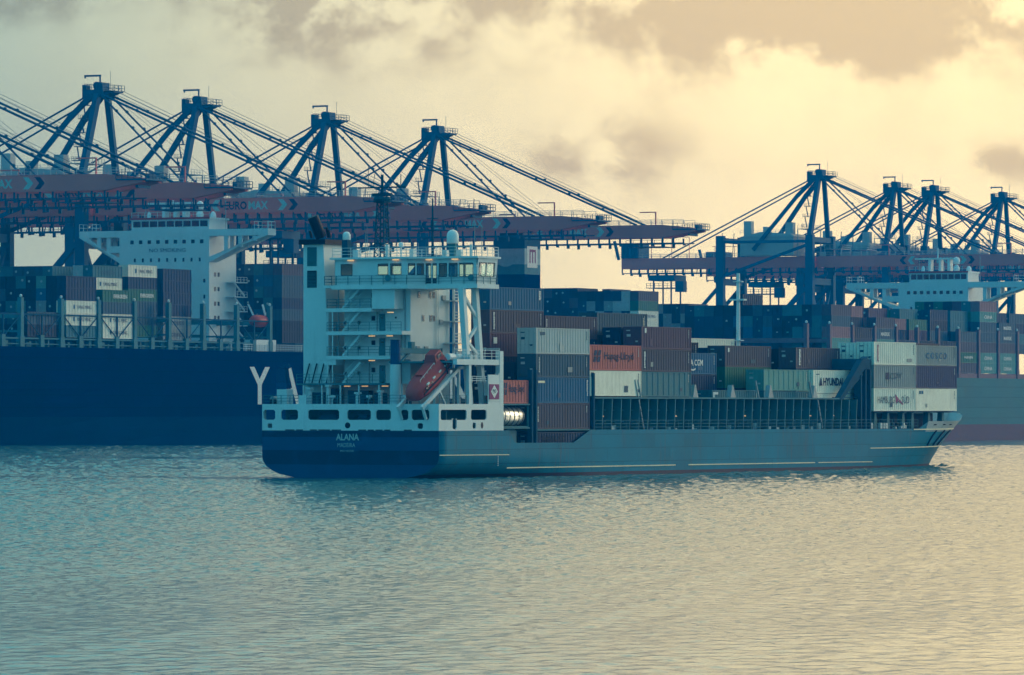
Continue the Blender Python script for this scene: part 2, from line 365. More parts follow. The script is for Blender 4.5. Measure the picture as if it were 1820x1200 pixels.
for k in range(52):
    lam = 0.26 * (8.0 ** (rw.rand() ** 1.4)); th = rw.rand() * 2 * pi; ph = rw.rand() * 2 * pi; kk = 2 * pi / lam
    amp = WAVE_SLOPE * lam / (2 * pi) * np.clip(1.7 - (0.14 + 0.0015 * (YY - 96)) * 1.6 / lam, 0.85, 1.0)
    ZZ += amp * np.sin(kk * (cos(th) * XX + sin(th) * YY) + ph)
ZZ *= 0.78 + 0.3 * np.sin(XX * 0.031 + 1.3 * np.sin(YY * 0.017)) * np.sin(YY * 0.043 + 0.6 * np.sin(XX * 0.05))
SP = 0.14 + 0.0015 * (YY - 96)
ZZ += rw.randn(*ZZ.shape) * CHOP * SP * np.clip((YY - 130) / 220.0, 0.12, 1.0)
for r_i, yv in enumerate(Y):
    if 490 < yv < 880: ZZ[r_i] = ZZ[r_i] * slick(XX[r_i], yv) + np.array([wave_z(x, yv) for x in XX[r_i]])
nr, nc = XX.shape
vv = np.stack([XX, YY, ZZ], -1).reshape(-1, 3).astype(np.float32)
ii = np.arange(nr * nc).reshape(nr, nc); qd = np.stack([ii[:-1, :-1], ii[:-1, 1:], ii[1:, 1:], ii[1:, :-1]], -1).reshape(-1, 4).astype(np.int32)
me = bpy.data.meshes.new('rippled_water'); me.vertices.add(len(vv)); me.vertices.foreach_set('co', vv.ravel()); me.loops.add(qd.size); me.loops.foreach_set('vertex_index', qd.ravel())
me.polygons.add(len(qd)); me.polygons.foreach_set('loop_start', np.arange(0, qd.size, 4, dtype=np.int32)); me.update(); me.materials.append(WATER)
put('rippled_water', me, None, water)
quay = empty('quay', FQ.at(0, 0, 0)); tag(quay, kind='structure')
q = MB().box(-400, 730, 0, 220, -1, 5.0); q.box(-400, 730, -4.6, 0, -1, 4.996); q.build('apron', CONCRETE, quay)
q = MB()
for i in range(-10, 50): q.box(i * 14, i * 14 + 1.2, -5.2, -4.6, 0.5, 4.2)
q.build('fender', BLACK, quay)['kind'] = 'stuff'
q = MB().box(-390, 720, -0.1, 0.1, 5.0, 5.12); q.box(-390, 720, 29.9, 30.1, 5.0, 5.12); q.build('crane_rail', GREYSTEEL, quay)

# ------------------------------------------------------------------ containers
HC, ST = 2.896, 2.591
def corrugated(L, h, pitch, depth=0.055, ends=True):
    """shell of a box container: trapezoid corrugation along both sides, far end and roof"""
    m = MB(); W = 2.438; n = max(4, int((L - 0.3) / pitch)); p = (L - 0.3) / n
    prof = []
    for i in range(n):
        x = 0.15 + i * p; prof += [(x, 0), (x + p * 0.3, 0), (x + p * 0.45, depth), (x + p * 0.85, depth)]
    prof.append((0.15 + n * p, 0))
    for y0, s in ((0.02, 1), (W - 0.02, -1)):
        k = len(m.v)
        for x, d in prof: m.v += [(x, y0 + s * d, 0.12), (x, y0 + s * d, h - 0.1)]
        for i in range(len(prof) - 1):
            a = k + 2 * i; q = (a, a + 2, a + 3, a + 1); m.f.append(q if s > 0 else q[::-1]); m.m.append(0)
    m.box(0.10, L - 0.05, 0.085, W - 0.085, 0.06, h - 0.06)
    return m
def frame_mb(L, h):
    f = MB(); W = 2.438
    for x0, x1 in ((0, 0.16), (L - 0.16, L)):
        for y0, y1 in ((0, 0.13), (W - 0.13, W)):
            f.box(x0, x1, y0, y1, 0.118, h - 0.118); f.box(x0 - 0.004, x1 + 0.004, y0 - 0.004, y1 + 0.004, 0, 0.118); f.box(x0 - 0.004, x1 + 0.004, y0 - 0.004, y1 + 0.004, h - 0.118, h)
        f.box(x0 + 0.01, x1 - 0.01, 0.13, W - 0.13, 0.02, 0.14); f.box(x0 + 0.01, x1 - 0.01, 0.13, W - 0.13, h - 0.13, h - 0.01)
    for y0, y1 in ((0.005, 0.075), (W - 0.075, W - 0.005)):
        f.box(0.16, L - 0.16, y0, y1, 0.02, 0.16); f.box(0.16, L - 0.16, y0, y1, h - 0.11, h - 0.01)
    return f
_cm = {}
def cont_meshes(L, h, style):
    k = (L, h, style)
    if k in _cm: return _cm[k]
    pitch = {'ribbed': 0.58, 'slat': 1.25, 'smooth': 0.95}[style]; dep = {'ribbed': 0.06, 'slat': 0.10, 'smooth': 0.012}[style]
    sh = corrugated(L, h, pitch, dep).mesh('container_shell'); fr = frame_mb(L, h).mesh('frame')
    d = MB().box(0.03, 0.10, 0.135, 1.214, 0.145, h - 0.135).mesh('door')
    r = MB()
    for y in (0.38, 0.95):
        r.tube((0.0, y, 0.10), (0.0, y, h - 0.09), 0.026, 6); r.box(-0.02, 0.03, y - 0.09, y + 0.09, 1.0, 1.08); r.box(-0.02, 0.03, y - 0.05, y + 0.05, 0.35, 0.42); r.box(-0.02, 0.03, y - 0.05, y + 0.05, h - 0.5, h - 0.42)
    rm = r.mesh('locking_rod')
    _cm[k] = (sh, fr, d, rm); return _cm[k]
NCONT = [0]
def container(fr, a, b, z, L, h, colour, label, group, style='ribbed', detail=True, plate=False):
    sh, fm, dm, rm = cont_meshes(L, h, style); cmt = CM[colour]
    jit = rnd.uniform(-0.03, 0.03)
    o = put('shipping_container', sh, cmt, None, fr.at(a + jit, b, z)); tag(o, label, 'container', group); NCONT[0] += 1
    put('frame', fm, cmt, o)
    if detail:
        for k in (0, 1):
            d = put('door', dm, cmt, o, Matrix.Translation((0, 1.086 * k, 0))); put('locking_rod', rm, GREYSTEEL if colour in ('white', 'pale grey', 'grey') else cmt, d)
    return o
def side_text(o, s, m, x, z, w, h, bold=0.02): return letter(s, m, o, (x, -0.012, z), (1, 0, 0), (0, 0, 1), w, h, bold)
def side_patch(o, m, x0, x1, z0, z1, name='marking'):
    return MB().box(x0, x1, -0.012, 0.0, z0, z1).build(name, m, o)
def side_column(o, m, x, z0, z1, seed, w=0.16):
    """a vertical column of small lettering blocks"""
    r = random.Random(seed); b = MB(); z = z1
    while z > z0:
        hgt = r.uniform(0.10, 0.18); b.box(x, x + w * r.uniform(0.7, 1.2), -0.012, 0.0, z - hgt, z); z -= hgt + 0.05
    r_o = b.build('marking', m, o); r_o['kind'] = 'stuff'; return r_o

# ------------------------------------------------------------------ the small cargo ship under way
BM = 22.6
def stem(z): return 146.0 + 6.0 * max(0.0, min(1.1, z / 6.0)) ** 1.15
def hull_b(a, z):
    """inset of the starboard side from the full beam at station a, level z"""
    b = 0.0
    if a < 32 and z < 2.3: b = 5.6 * (1 - sqrt(max(0.0, 1 - min(1.0, (2.3 - z) / 2.35) ** 2))) * max(0.0, 1 - a / 32.0) ** 1.2
    a0 = 102 + 23 * max(0.0, min(1.0, z / 6.5)); st = stem(z)
    if a > a0: b = max(b, 11.3 * min(1.0, (a - a0) / (st - a0)) ** 2.05)
    return b
def top_z(a):
    pts = ((0, 5.18), (15.1, 5.18), (16.4, 3.8), (29.7, 3.75), (33.6, 5.2), (120, 5.0), (122.5, 5.95), (140, 6.0), (146, 7.0), (160, 7.1))
    for (x0, z0), (x1, z1) in zip(pts, pts[1:]):
        if a <= x1: return z0 + (z1 - z0) * (a - x0) / (x1 - x0)
    return pts[-1][1]
ship = empty('container_ship', FA.M)
tag(ship, 'small blue-grey container ship named ALANA under way, white bridge house at its stern', 'ship')
sts = [0, 2, 5, 9, 13, 15.1, 16.4, 20, 25, 29.7, 33.6, 45, 60, 75, 90, 100, 106, 111, 116, 120, 122.5, 126, 130, 134, 138, 141, 144, 146.5, 148.5, 150, 151.2, 152]
lv = [-0.25, -0.1, 0.0, 0.08, 0.16, 0.26, 0.36, 0.46, 0.60, 0.80, 1.0]
hm = MB(); grid = {}
for side in (0, 1):
    for i, a in enumerate(sts):
        tz = top_z(a)
        for j, f in enumerate(lv):
            z = f * 6 if f <= 0 else (f * 5.1 if f <= 0.46 else 0.46 * 5.1 + (tz - 0.46 * 5.1) * (f - 0.46) / 0.54)
            aa = a if a <= 100 else 100 + (a - 100) * (stem(z) - 100) / (152.0 - 100)
            b = hull_b(aa, z); grid[side, i, j] = len(hm.v); hm.v.append((aa, b if side == 0 else BM - b, z))
for i in range(len(sts) - 1):
    for j in range(len(lv) - 1):
        for side in (0, 1):
            q = (grid[side, i, j], grid[side, i + 1, j], grid[side, i + 1, j + 1], grid[side, i, j + 1])
            hm.f.append(q if side == 0 else q[::-1]); hm.m.append(2 if lv[j + 1] <= 0.0801 else (3 if sts[i] >= 122 and lv[j] >= 0.8 else 0))
for j in range(len(lv) - 1):      # flat transom
    hm.f.append((grid[0, 0, j], grid[0, 0, j + 1], grid[1, 0, j + 1], grid[1, 0, j])); hm.m.append(1)
hull = hm.build('hull', [HULLBLUE, NAVY, BOOT, PALEGREY], ship)
hull.data.polygons.foreach_set('use_smooth', [p.material_index != 1 for p in hull.data.polygons])
dk = MB()
for a0, a1 in zip(sts, sts[1:]):
    z0, z1 = min(top_z(a0), 5.2) - 0.12, min(top_z(a1), 5.2) - 0.12
    b0, b1 = hull_b(a0, z0) + 0.05, hull_b(a1, z1) + 0.05
    dk.add([(a0, b0, z0), (a1, b1, z1), (a1, BM - b1, z1), (a0, BM - b0, z0)], [(0, 1, 2, 3)])
dk.build('deck', DECKBLUE, ship)
for s, x0, w, z, h, m in (('ALANA', 13.05, 2.95, 4.12, 0.72, PALETEAL), ('MADEIRA', 12.85, 2.25, 3.38, 0.46, PALETEAL), ('IMO 9297591', 12.5, 1.75, 2.85, 0.22, PALETEAL)):
    letter(s, m, hull, (-0.012, x0, z), (0, -1, 0), (0, 0, 1), w, h, 0.03 if s == 'ALANA' else 0.0)
def strake(a0, a1, z0, z1, r, m, name='rubbing_strake'):
    n = max(2, int((a1 - a0) / 3)); b = MB()
    P = []
    for i in range(n + 1):
        a = a0 + (a1 - a0) * i / n; z = z0 + (z1 - z0) * i / n; P.append((a, hull_b(a, z) - 0.02, z))
    for p, q in zip(P, P[1:]): b.bar(p, q, 0.14, r * 0.75)
    return b.build(name, m, hull)
for a in (12.6,):      # draught figures on the quarter
    b = MB()
    for i in range(6): b.box(a, a + 0.14, -0.03, 0.0, 1.3 + i * 0.2, 1.4 + i * 0.2)
    b.build('draught_mark', PAINTW, hull)['kind'] = 'stuff'
strake(15.2, 53.8, 1.04, 1.0, 0.16, YELLOWISH); strake(57, 90, 1.0, 0.95, 0.16, YELLOWISH); strake(91, 106, 0.95, 0.92, 0.13, YELLOWISH)
strake(105.5, 141, 2.62, 2.7, 0.15, YELLOWISH); strake(118, 149, 4.92, 4.95, 0.17, YELLOWISH); strake(0.1, 15, 2.55, 2.5, 0.12, YELLOWISH)
for k in range(3):          # dark curved bands on the bow
    b = MB(); P = []
    for i in range(7):
        z = 2.85 + 1.9 * i / 6; a = 124.5 + 3.4 * k + 1.2 * (i / 6) ** 2 + 0.9 * k * (i / 6); P.append((a, hull_b(a, z) - 0.03, z))
    for p, q in zip(P, P[1:]): b.bar(p, q, 0.10, 0.34, up=(0, 1, 0))
    b.build('bow_band', INK, hull)
for a in (124.6, 128.2, 131.5):
    MB().lathe((a, hull_b(a, 5.45) - 0.03, 5.45), [(0.0, 0.0), (0.24, 0.0), (0.24, 0.12), (0.0, 0.12)], 10).build('fairlead', BLACK, hull)

# stern block: plating with mooring openings, poop deck above
stern = MB()
ho = [(22.45, 20.9), (20.15, 17.95), (16.65, 12.65), (11.6, 8.6), (7.95, 6.05), (4.8, 3.85), (3.45, 1.2)]
holes = [(r_, l_, 6.35, 7.45) for l_, r_ in ho] + [(21.3, 21.9, 5.45, 5.95), (2.0, 2.7, 5.4, 6.0)]
stern.holed(lambda u, z, t: (t, u, z), 0.0, BM, 5.18, 8.08, holes, 0.14, 0.2)
sh_ = [(0.4, 5.9, 6.35, 7.45), (6.85, 10.2, 6.35, 7.45), (2.9, 3.8, 5.35, 6.5), (7.2, 7.9, 5.4, 6.05)]
stern.holed(lambda u, z, t: (u, t, z), 0.142, 13.9, 5.18, 8.08, sh_, 0.14, 0.2)
stern.holed(lambda u, z, t: (u, BM - t, z), 0.142, 13.9, 5.18, 8.08, [(0.6, 5.9, 6.35, 7.45), (6.85, 10.2, 6.35, 7.45)], 0.14, 0.2)
stern.build('stern_bulwark', WHITE, ship)
MB().box(0.16, 17.0, 0.16, BM - 0.16, 7.92, 8.076).build('poop_deck', DECKBLUE, ship)
inner = MB().box(3.2, 3.35, 1.0, BM - 1.0, 5.1, 7.91); inner.box(3.35, 13.9, 3.0, 3.15, 5.1, 7.91); inner.box(13.8, 13.95, 0.15, BM - 0.15, 5.1, 7.91); inner.build('inner_bulkhead', TEALSTEEL, ship)
for y, w in ((19.2, 0.4), (14.6, 1.0), (10.2, 0.5), (5.4, 0.9), (2.2, 0.5)): MB().box(1.0, 2.0, y - w, y + w, 5.1, 6.9).tube((1.5, y - w - 0.4, 6.2), (1.5, y + w + 0.4, 6.2), 0.45, 10).build('mooring_winch', DECKBLUE, ship)
b = MB(); b.lathe((-0.03, 11.55, 5.75), [(0.0, 0.0), (0.33, 0.0), (0.33, 0.06), (0.0, 0.06)], 16, axis=0); b.build('centre_fairlead', BLACK, ship)
b = MB()
for y0, y1 in ((19.6, 18.4), (18.2, 17.3), (16.4, 15.5), (15.3, 13.8), (13.6, 12.4), (10.2, 9.2), (9.0, 8.2), (8.0, 7.1), (6.9, 6.1), (4.4, 3.4)): b.box(-0.01, 0.02, y1, y0, 5.19, 5.30)
b.build('freeing_slot', BLACK, ship)['kind'] = 'stuff'
MB().add([(9.2 + 0.28 * cos(t * pi / 6), -0.012, 5.75 + 0.36 * sin(t * pi / 6)) for t in range(12)], [tuple(range(12))]).build('side_fairlead', BLACK, ship)
rl = MB(); rl.rail([(0.1, 22.5, 8.08), (0.1, 17.9, 8.08)], 0.95, 1.0); rl.rail([(0.1, 16.9, 8.08), (0.1, 3.6, 8.08)], 0.95, 1.3); rl.rail([(0.1, 22.5, 8.08), (9, 22.5, 8.08)], 0.95, 1.4); rl.rail([(0.3, 0.1, 8.08), (6.0, 0.1, 8.08)], 0.95, 1.4); rl.build('railing', TEALSTEEL, ship)
MB().box(0.05, 0.2, 16.9, 17.9, 8.08, 9.05).build('solid_bulwark', WHITE, ship)

# accommodation tower
tower = MB().box(8.6, 17.0, 8.75, 17.3, 8.08, 21.0).build('deckhouse', WHITE, ship)
MB().box(11.8, 16.9, 17.3, 18.6, 8.08, 20.9).build('casing_link', WHITE, tower)
MB().box(6.9, 8.6, 8.75, 9.0, 8.08, 10.3).build('wing_wall', WHITE, tower)
b = MB().box(6.6, 8.6, 9.6, 12.5, 18.55, 20.95).build('upper_locker', WHITE, tower)
for z, y1 in ((13.2, 8.75), (15.9, 8.6), (18.45, 12.5)):
    s_ = MB().box(6.5, 8.6, y1, 18.4, z - 0.2, z + 0.2).build('gallery_deck', WHITE, tower)
    g_ = MB().rail([(6.55, 18.3, z + 0.2), (6.55, y1 + 0.1, z + 0.2)], 1.0, 1.25); g_.rail([(6.55, 18.3, z + 0.2), (8.5, 18.3, z + 0.2)], 1.0, 1.0); g_.build('railing', TEALSTEEL, s_)
for z in (10.4, 13.4, 16.1, 18.65):       # outside stairs
    st_ = MB(); h = 2.3
    for dx in (0.0, 0.7):
        st_.bar((7.1 + dx, 16.6, z), (7.1 + dx, 14.3, z + h), 0.09, 0.26); st_.bar((7.1 + dx, 16.6, z + 0.9), (7.1 + dx, 14.3, z + h + 0.9), 0.05)
    for i in range(9): st_.box(7.1, 7.8, 16.45 - i * 0.255 - 0.2, 16.45 - i * 0.255, z + 0.1 + i * 0.255, z + 0.15 + i * 0.255)
    st_.build('stair', WHITE, tower)
    for y, w in ((12.0, 0.75), (10.2, 0.8)):
        if z > 18 : continue
        d = MB().box(8.53, 8.6, y, y + w, z + 0.02, z + 1.95).build('door', TEALSTEEL if y > 11 else WHITE, tower); MB().lathe((8.5, y + w / 2, z + 1.5), [(0, 0), (0.13, 0), (0.13, 0.03), (0, 0.03)], 10, axis=0).build('porthole', DARKGLASS, d)
    MB().box(8.45, 8.6, 13.3, 13.7, z + 1.2, z + 1.7).build('life_ring', DARK, tower)
for z in (10.4, 13.4, 16.1):
    for y in (17.6, 18.2): MB().bar((6.6, y, z), (6.6, y, z + 2.4), 0.1).build('stanchion', WHITE, tower)
for (a, z) in ((10.1, 19.8), (12.5, 19.8), (13.3, 19.8), (11.0, 17.2), (12.6, 17.2), (13.3, 17.2), (14.9, 13.6), (10.6, 10.8), (12.4, 10.8)):
    w = MB().box(a, a + 0.5, 8.70, 8.75, z, z + 0.72).build('window', GREYSTEEL, tower); MB().box(a + 0.09, a + 0.41, 8.685, 8.70, z + 0.09, z + 0.63).build('pane', DARKGLASS, w)
for z in (11.6, 14.2, 16.6, 18.9): MB().box(8.9, 16.8, 8.715, 8.748, z, z + 0.05).build('plate_seam', WHITE, tower)
MB().bar((17.15, 8.3, 8.1), (17.15, 8.3, 21.0), 0.22).build('pipe', WHITE, tower)
for z in (19.6, 17.3, 14.9, 13.2):
    bl = MB().box(15.6, 18.0, 7.2, 8.75, z - 0.1, z).build('side_balcony', WHITE, tower); MB().rail([(15.6, 7.25, z), (17.95, 7.25, z), (17.95, 8.7, z)], 1.0, 0.8).build('railing', WHITE, bl)
    MB().box(16.9, 17.5, 7.3, 7.6, z - 0.22, z - 0.12).build('deck_lamp', LAMP, tower)
for y, z in ((12.7, 15.62), (10.4, 15.62), (12.7, 12.92), (13.6, 10.1), (11.0, 10.1), (10.3, 18.2), (15.9, 10.1)): MB().box(6.7, 7.1, y - 0.3, y + 0.3, z - 0.1, z).build('deck_lamp', LAMP, tower)

for y, z0, z1 in ((9.4, 13.4, 20.9), (9.9, 8.1, 15.7), (18.0, 13.4, 20.9), (13.0, 16.1, 18.2), (14.0, 10.4, 13.0)): MB().tube((8.5, y, z0), (8.5, y, z1), 0.07, 6).build('wall_pipe', GREYSTEEL, tower)
for z in (11.5, 14.3, 17.1):
    for y in (15.4, 17.2): p_ = MB().lathe((8.55, y, z), [(0.0, 0), (0.24, 0), (0.24, 0.04), (0, 0.04)], 12, axis=0).build('porthole', GREYSTEEL, tower); MB().lathe((8.53, y, z), [(0.0, 0), (0.16, 0), (0.16, 0.02), (0, 0.02)], 12, axis=0).build('pane', DARKGLASS, p_)
for a, z in ((9.6, 13.9), (11.4, 13.9), (14.6, 16.9), (15.2, 19.6)): MB().box(a, a + 0.7, 8.55, 8.75, z, z + 0.55).build('vent_box', GREYSTEEL, tower)
ld = MB()
for a in (13.9, 14.3): ld.bar((a, 8.6, 8.1), (a, 8.6, 20.8), 0.06)
for i in range(30): ld.bar((13.9, 8.6, 8.5 + i * 0.41), (14.3, 8.6, 8.5 + i * 0.41), 0.04)
ld.build('wall_ladder', WHITE, tower)
for a in (5.2, 7.0): MB().tube((a, 2.0, 13.2), (a + 1.3, 2.0, 13.2), 0.38, 12).build('liferaft_canister', WHITE_CLEAN, ship)
for y in (6.2, 10.9, 15.6, 19.0): MB().lathe((3.4, y, 8.08), [(0.14, 0), (0.14, 0.7), (0.34, 0.72), (0.34, 0.92), (0.1, 1.0)], 10).build('mushroom_vent', WHITE, ship)
for y in (21.6, 13.4, 9.4, 4.2): MB().tube((0.7, y - 0.2, 8.08), (0.7, y - 0.2, 8.6), 0.16, 8).tube((0.7, y + 0.3, 8.08), (0.7, y + 0.3, 8.6), 0.16, 8).build('mooring_bollard', BLACK, ship)

# platform at the foot of the tower
pl = MB().box(5.9, 8.6, 10.3, 21.9, 10.18, 10.38).build('platform', TEALSTEEL, ship)
for y in (21.0, 18.6, 16.2, 13.8, 11.2): MB().bar((6.0, y, 8.08), (6.0, y, 10.18), 0.16).build('pillar', WHITE, pl)
MB().rail([(5.95, 21.9, 10.38), (5.95, 10.4, 10.38)], 1.0, 1.5).build('railing', TEALSTEEL, pl)
for y, w, h in ((20.2, 0.8, 1.3), (18.0, 0.5, 1.7), (14.8, 1.3, 1.5), (12.2, 0.5, 1.2)): MB().box(7.4, 8.5, y - w, y + w, 8.08, 8.08 + h).build('deck_locker', DECKBLUE, ship)
for y, h in ((19.3, 1.6), (13.1, 1.1), (10.2, 1.3), (16.9, 1.9)): MB().bar((4.6, y, 8.08), (4.6, y, 8.08 + h), 0.35).box(4.3, 4.9, y - 0.3, y + 0.3, 8.08 + h, 8.3 + h).build('ventilator', WHITE, ship)

# funnel casing with louvres and exhausts
cs = MB(); cs.add([(8.0, 22.3, 8.08), (8.0, 18.7, 8.08), (8.0, 19.7, 25.8), (8.0, 22.3, 25.8), (12.6, 22.3, 8.08), (12.6, 18.7, 8.08), (12.4, 19.7, 25.8), (12.4, 22.3, 25.8)],
                  [(0, 1, 2, 3), (7, 6, 5, 4), (1, 5, 6, 2), (4, 0, 3, 7), (3, 2, 6, 7), (0, 4, 5, 1)])
cas = cs.build('funnel_casing', WHITE, ship)
MB().poly([(7.6, 19.2), (7.4, 22.55), (12.7, 22.55), (12.9, 19.2)], 2, 25.81, 26.35).build('funnel_cap', BLACK, cas)
for z0, z1 in ((23.4, 25.5), (21.0, 22.9)):
    lo = MB().box(7.97, 8.0, 20.55, 21.8, z0, z1).build('louvre', TEALSTEEL if z0 > 22 else DARK, cas); n = int((z1 - z0) / 0.16)
    sl_ = MB()
    for i in range(n): sl_.add([(7.965, 20.6, z0 + i * 0.16), (7.965, 21.75, z0 + i * 0.16), (7.91, 21.75, z0 + i * 0.16 + 0.09), (7.91, 20.6, z0 + i * 0.16 + 0.09)], [(0, 1, 2, 3)])
    sl_.build('louvre_slat', TEALSTEEL, lo)['kind'] = 'stuff'
MB().tube((9.0, 20.6, 26.6), (8.2, 21.2, 28.9), 0.62, 16).build('exhaust_pipe', BLACK, cas)
for y, h in ((19.8, 0.9), (20.0, 1.1), (22.2, 0.8)): MB().tube((9.6, y, 26.6), (9.4, y + 0.15, 26.6 + h), 0.16, 8).build('small_exhaust', BLACK, cas)
for i in range(4): MB().bar((7.6, 21.9 - i * 0.95, 10.4), (7.85, 21.4 - i * 0.95, 12.6), 0.1, 0.14).build('casing_strut', BLACK, cas)
cl_ = MB().poly([(6.6, 17.2), (6.6, 18.7), (8.2, 18.7), (8.2, 17.2)], 2, 12.4, 13.0).build('casing_bracket', WHITE, cas)

# bridge
br = empty('bridge', Matrix.Identity(4)); br.parent = ship; br.matrix_world = FA.M
Z0, Z1 = 21.2, 24.0
plan = [(6.4, 17.2), (6.4, 7.9), (8.0, 6.5), (8.0, 0.0), (12.2, 0.0), (12.2, 6.5), (13.6, 8.0), (13.6, 18.3), (10.2, 18.3), (10.2, 17.2)]
grow = lambda P, d: [(x + (d if x > 10.1 else -d), y + (d if y > 11 else -d)) for x, y in P]
MB().poly(grow(plan, 0.25), 2, 20.72, 21.18).build('bridge_deck', WHITE, br)
MB().box(6.15, 10.0, 17.45, 18.5, 20.9, 21.17).build('bridge_gallery', WHITE, br)
MB().poly(grow(plan, 0.42), 2, Z1 + 0.002, Z1 + 0.22).build('bridge_roof', WHITE, br)
MB().box(13.3, 13.45, 8.4, 18.0, Z0, 22.0).build('console', DARK, br)
def wall(p, q, wins, lean=0.0):
    p, q = Vector((*p, 0)), Vector((*q, 0)); d = (q - p); L = d.length; d.normalize(); n = Vector((-d.y, d.x, 0))
    mk = lambda u, z, t: tuple(p + d * u - n * (lean * (z - Z0) / (Z1 - Z0)) + n * t + Vector((0, 0, z)))
    hs = [(u0, u1, z0, z1) for u0, u1, z0, z1 in wins]
    o = MB().holed(mk, 0, L, Z0 - 0.02, Z1, hs, 0.08, 0.06).build('bridge_wall', WHITE, br)
    for u0, u1, z0, z1 in hs:
        w = MB().add([mk(u0 + 0.03, z0 + 0.03, 0.04), mk(u1 - 0.03, z0 + 0.03, 0.04), mk(u1 - 0.03, z1 - 0.03, 0.04), mk(u0 + 0.03, z1 - 0.03, 0.04)], [(0, 1, 2, 3)]).build('window_pane', GLASS, br)
        f = MB()
        for ua, ub, za, zb in ((u0, u1, z0, z0 + 0.07), (u0, u1, z1 - 0.07, z1), (u0, u0 + 0.07, z0, z1), (u1 - 0.07, u1, z0, z1)):
            f.add([mk(ua, za, -0.03), mk(ub, za, -0.03), mk(ub, zb, -0.03), mk(ua, zb, -0.03)], [(0, 1, 2, 3)])
        f.build('frame', DARK, w)
WZ0, WZ1 = 22.25, 23.5
wall((6.4, 17.2), (6.4, 7.9), [(0.8, 2.3, WZ0, WZ1), (5.6, 6.9, WZ0, WZ1), (7.2, 8.6, WZ0, WZ1)])
wall((6.4, 7.9), (8.0, 6.5), [(0.15, 0.95, WZ0, WZ1), (1.15, 1.95, WZ0, WZ1)])
wall((8.0, 6.5), (8.0, 0.0), [(0.1, 0.75, 21.3, 23.5), (0.95, 1.45, 21.3, 23.5), (1.75, 2.75, 22.0, 23.5), (3.0, 4.1, 22.0, 23.5), (4.35, 6.1, 22.0, 23.5)])
wall((8.0, 0.0), (12.2, 0.0), [(0.25, 1.85, 22.0, 23.55), (2.0, 3.7, 22.0, 23.55)], 0.25)
wall((12.2, 0.0), (12.2, 6.5), [(0.3, 1.9, 22.0, 23.5), (2.1, 3.9, 22.0, 23.5), (4.1, 6.2, 22.0, 23.5)])
wall((12.2, 6.5), (13.6, 8.0), [(0.3, 1.7, 22.0, 23.5)])
wall((13.6, 8.0), (13.6, 18.3), [(0.3 + 2.0 * i, 2.1 + 2.0 * i, 22.0, 23.5) for i in range(5)])
wall((13.6, 18.3), (10.2, 18.3), []); wall((10.2, 18.3), (10.2, 17.2), []); wall((10.2, 17.2), (6.4, 17.2), [])
g_ = MB().rail([(8.0, 18.6, Z0), (6.2, 18.4, Z0), (6.2, 7.8, Z0), (7.8, 6.3, Z0), (7.8, -0.15, Z0), (12.3, -0.15, Z0)], 1.0, 1.5).build('railing', TEALSTEEL, br)
g_ = MB().rail([(6.1, 17.3, Z1 + 0.22), (6.1, 7.8, Z1 + 0.22), (7.7, 6.2, Z1 + 0.22), (7.7, -0.2, Z1 + 0.22), (12.4, -0.2, Z1 + 0.22)], 1.05, 1.1).build('railing', WHITE, br)
MB().rail([(13.5, 7.6, Z1 + 0.22), (13.5, 18.2, Z1 + 0.22)], 1.05, 1.3).build('railing', WHITE, br)
for y, x in ((9.2, 6.3), (5.9, 7.9), (2.6, 7.9), (15.0, 6.3)): MB().box(x - 0.25, x, y - 0.35, y + 0.35, 23.84, 23.96).build('deck_lamp', LAMP, br)
for (a, y) in ((6.15, 10.2), (7.75, 0.6)):
    MB().lathe((a, y, 21.9), [(0.22, 0.0), (0.36, 0.0), (0.36, 0.08), (0.22, 0.08)], 12, axis=0).build('life_ring', TEALSTEEL, br)
# masts, radomes and aerials on the bridge top
RZ = Z1 + 0.22
def radome(a, y, z, r, h, name='radome'):
    MB().lathe((a, y, z), [(r * 0.85, 0), (r, h * 0.08), (r, h * 0.55), (r * 0.92, h * 0.72), (r * 0.7, h * 0.88), (r * 0.35, h * 0.97), (0.02, h)], 18).build(name, WHITE_CLEAN, br, True)
radome(9.0, 3.6, 25.65, 0.66, 1.55); b = MB(); b.bar((9.0, 3.6, RZ), (9.0, 3.6, 25.66), 0.5, w2=0.9); b.build('radome_pedestal', TEALSTEEL, br)
radome(7.6, 16.4, 26.2, 0.45, 0.95); MB().bar((7.6, 16.4, RZ), (7.6, 16.4, 26.2), 0.85, w2=0.7).build('radome_pedestal', DECKBLUE, br)
radome(8.0, 9.6, 25.3, 0.28, 0.6); MB().bar((8.0, 9.6, RZ), (8.0, 9.6, 25.3), 0.14).build('radome_pedestal', WHITE, br)
def lattice(a, y, z0, z1, w0, w1, m, name):
    b = MB(); n = int((z1 - z0) / 0.75)
    cr = lambda z: [(a + sx * (w0 + (w1 - w0) * (z - z0) / (z1 - z0)) / 2, y + sy * (w0 + (w1 - w0) * (z - z0) / (z1 - z0)) / 2, z) for sx, sy in ((-1, -1), (1, -1), (1, 1), (-1, 1))]
    A_, B_ = cr(z0), cr(z1)
    for p, q in zip(A_, B_): b.bar(p, q, 0.13)
    for i in range(n):
        c, d = cr(z0 + (z1 - z0) * i / n), cr(z0 + (z1 - z0) * (i + 1) / n)
        for k in range(4): b.bar(c[k], d[(k + 1) % 4], 0.07); b.bar(c[k], c[(k + 1) % 4], 0.06)
    return b.build(name, m, br)
mast = lattice(8.6, 12.4, RZ, 31.0, 1.3, 0.75, DECKBLUE, 'radar_mast')
b = MB(); b.box(7.9, 9.3, 11.7, 13.1, 30.3, 30.45); b.box(8.45, 8.75, 9.4, 15.4, 31.9, 32.05); b.tube((8.6, 12.4, 30.4), (8.6, 12.4, 33.4), 0.16); b.box(8.4, 8.8, 11.2, 13.6, 31.0, 31.35)
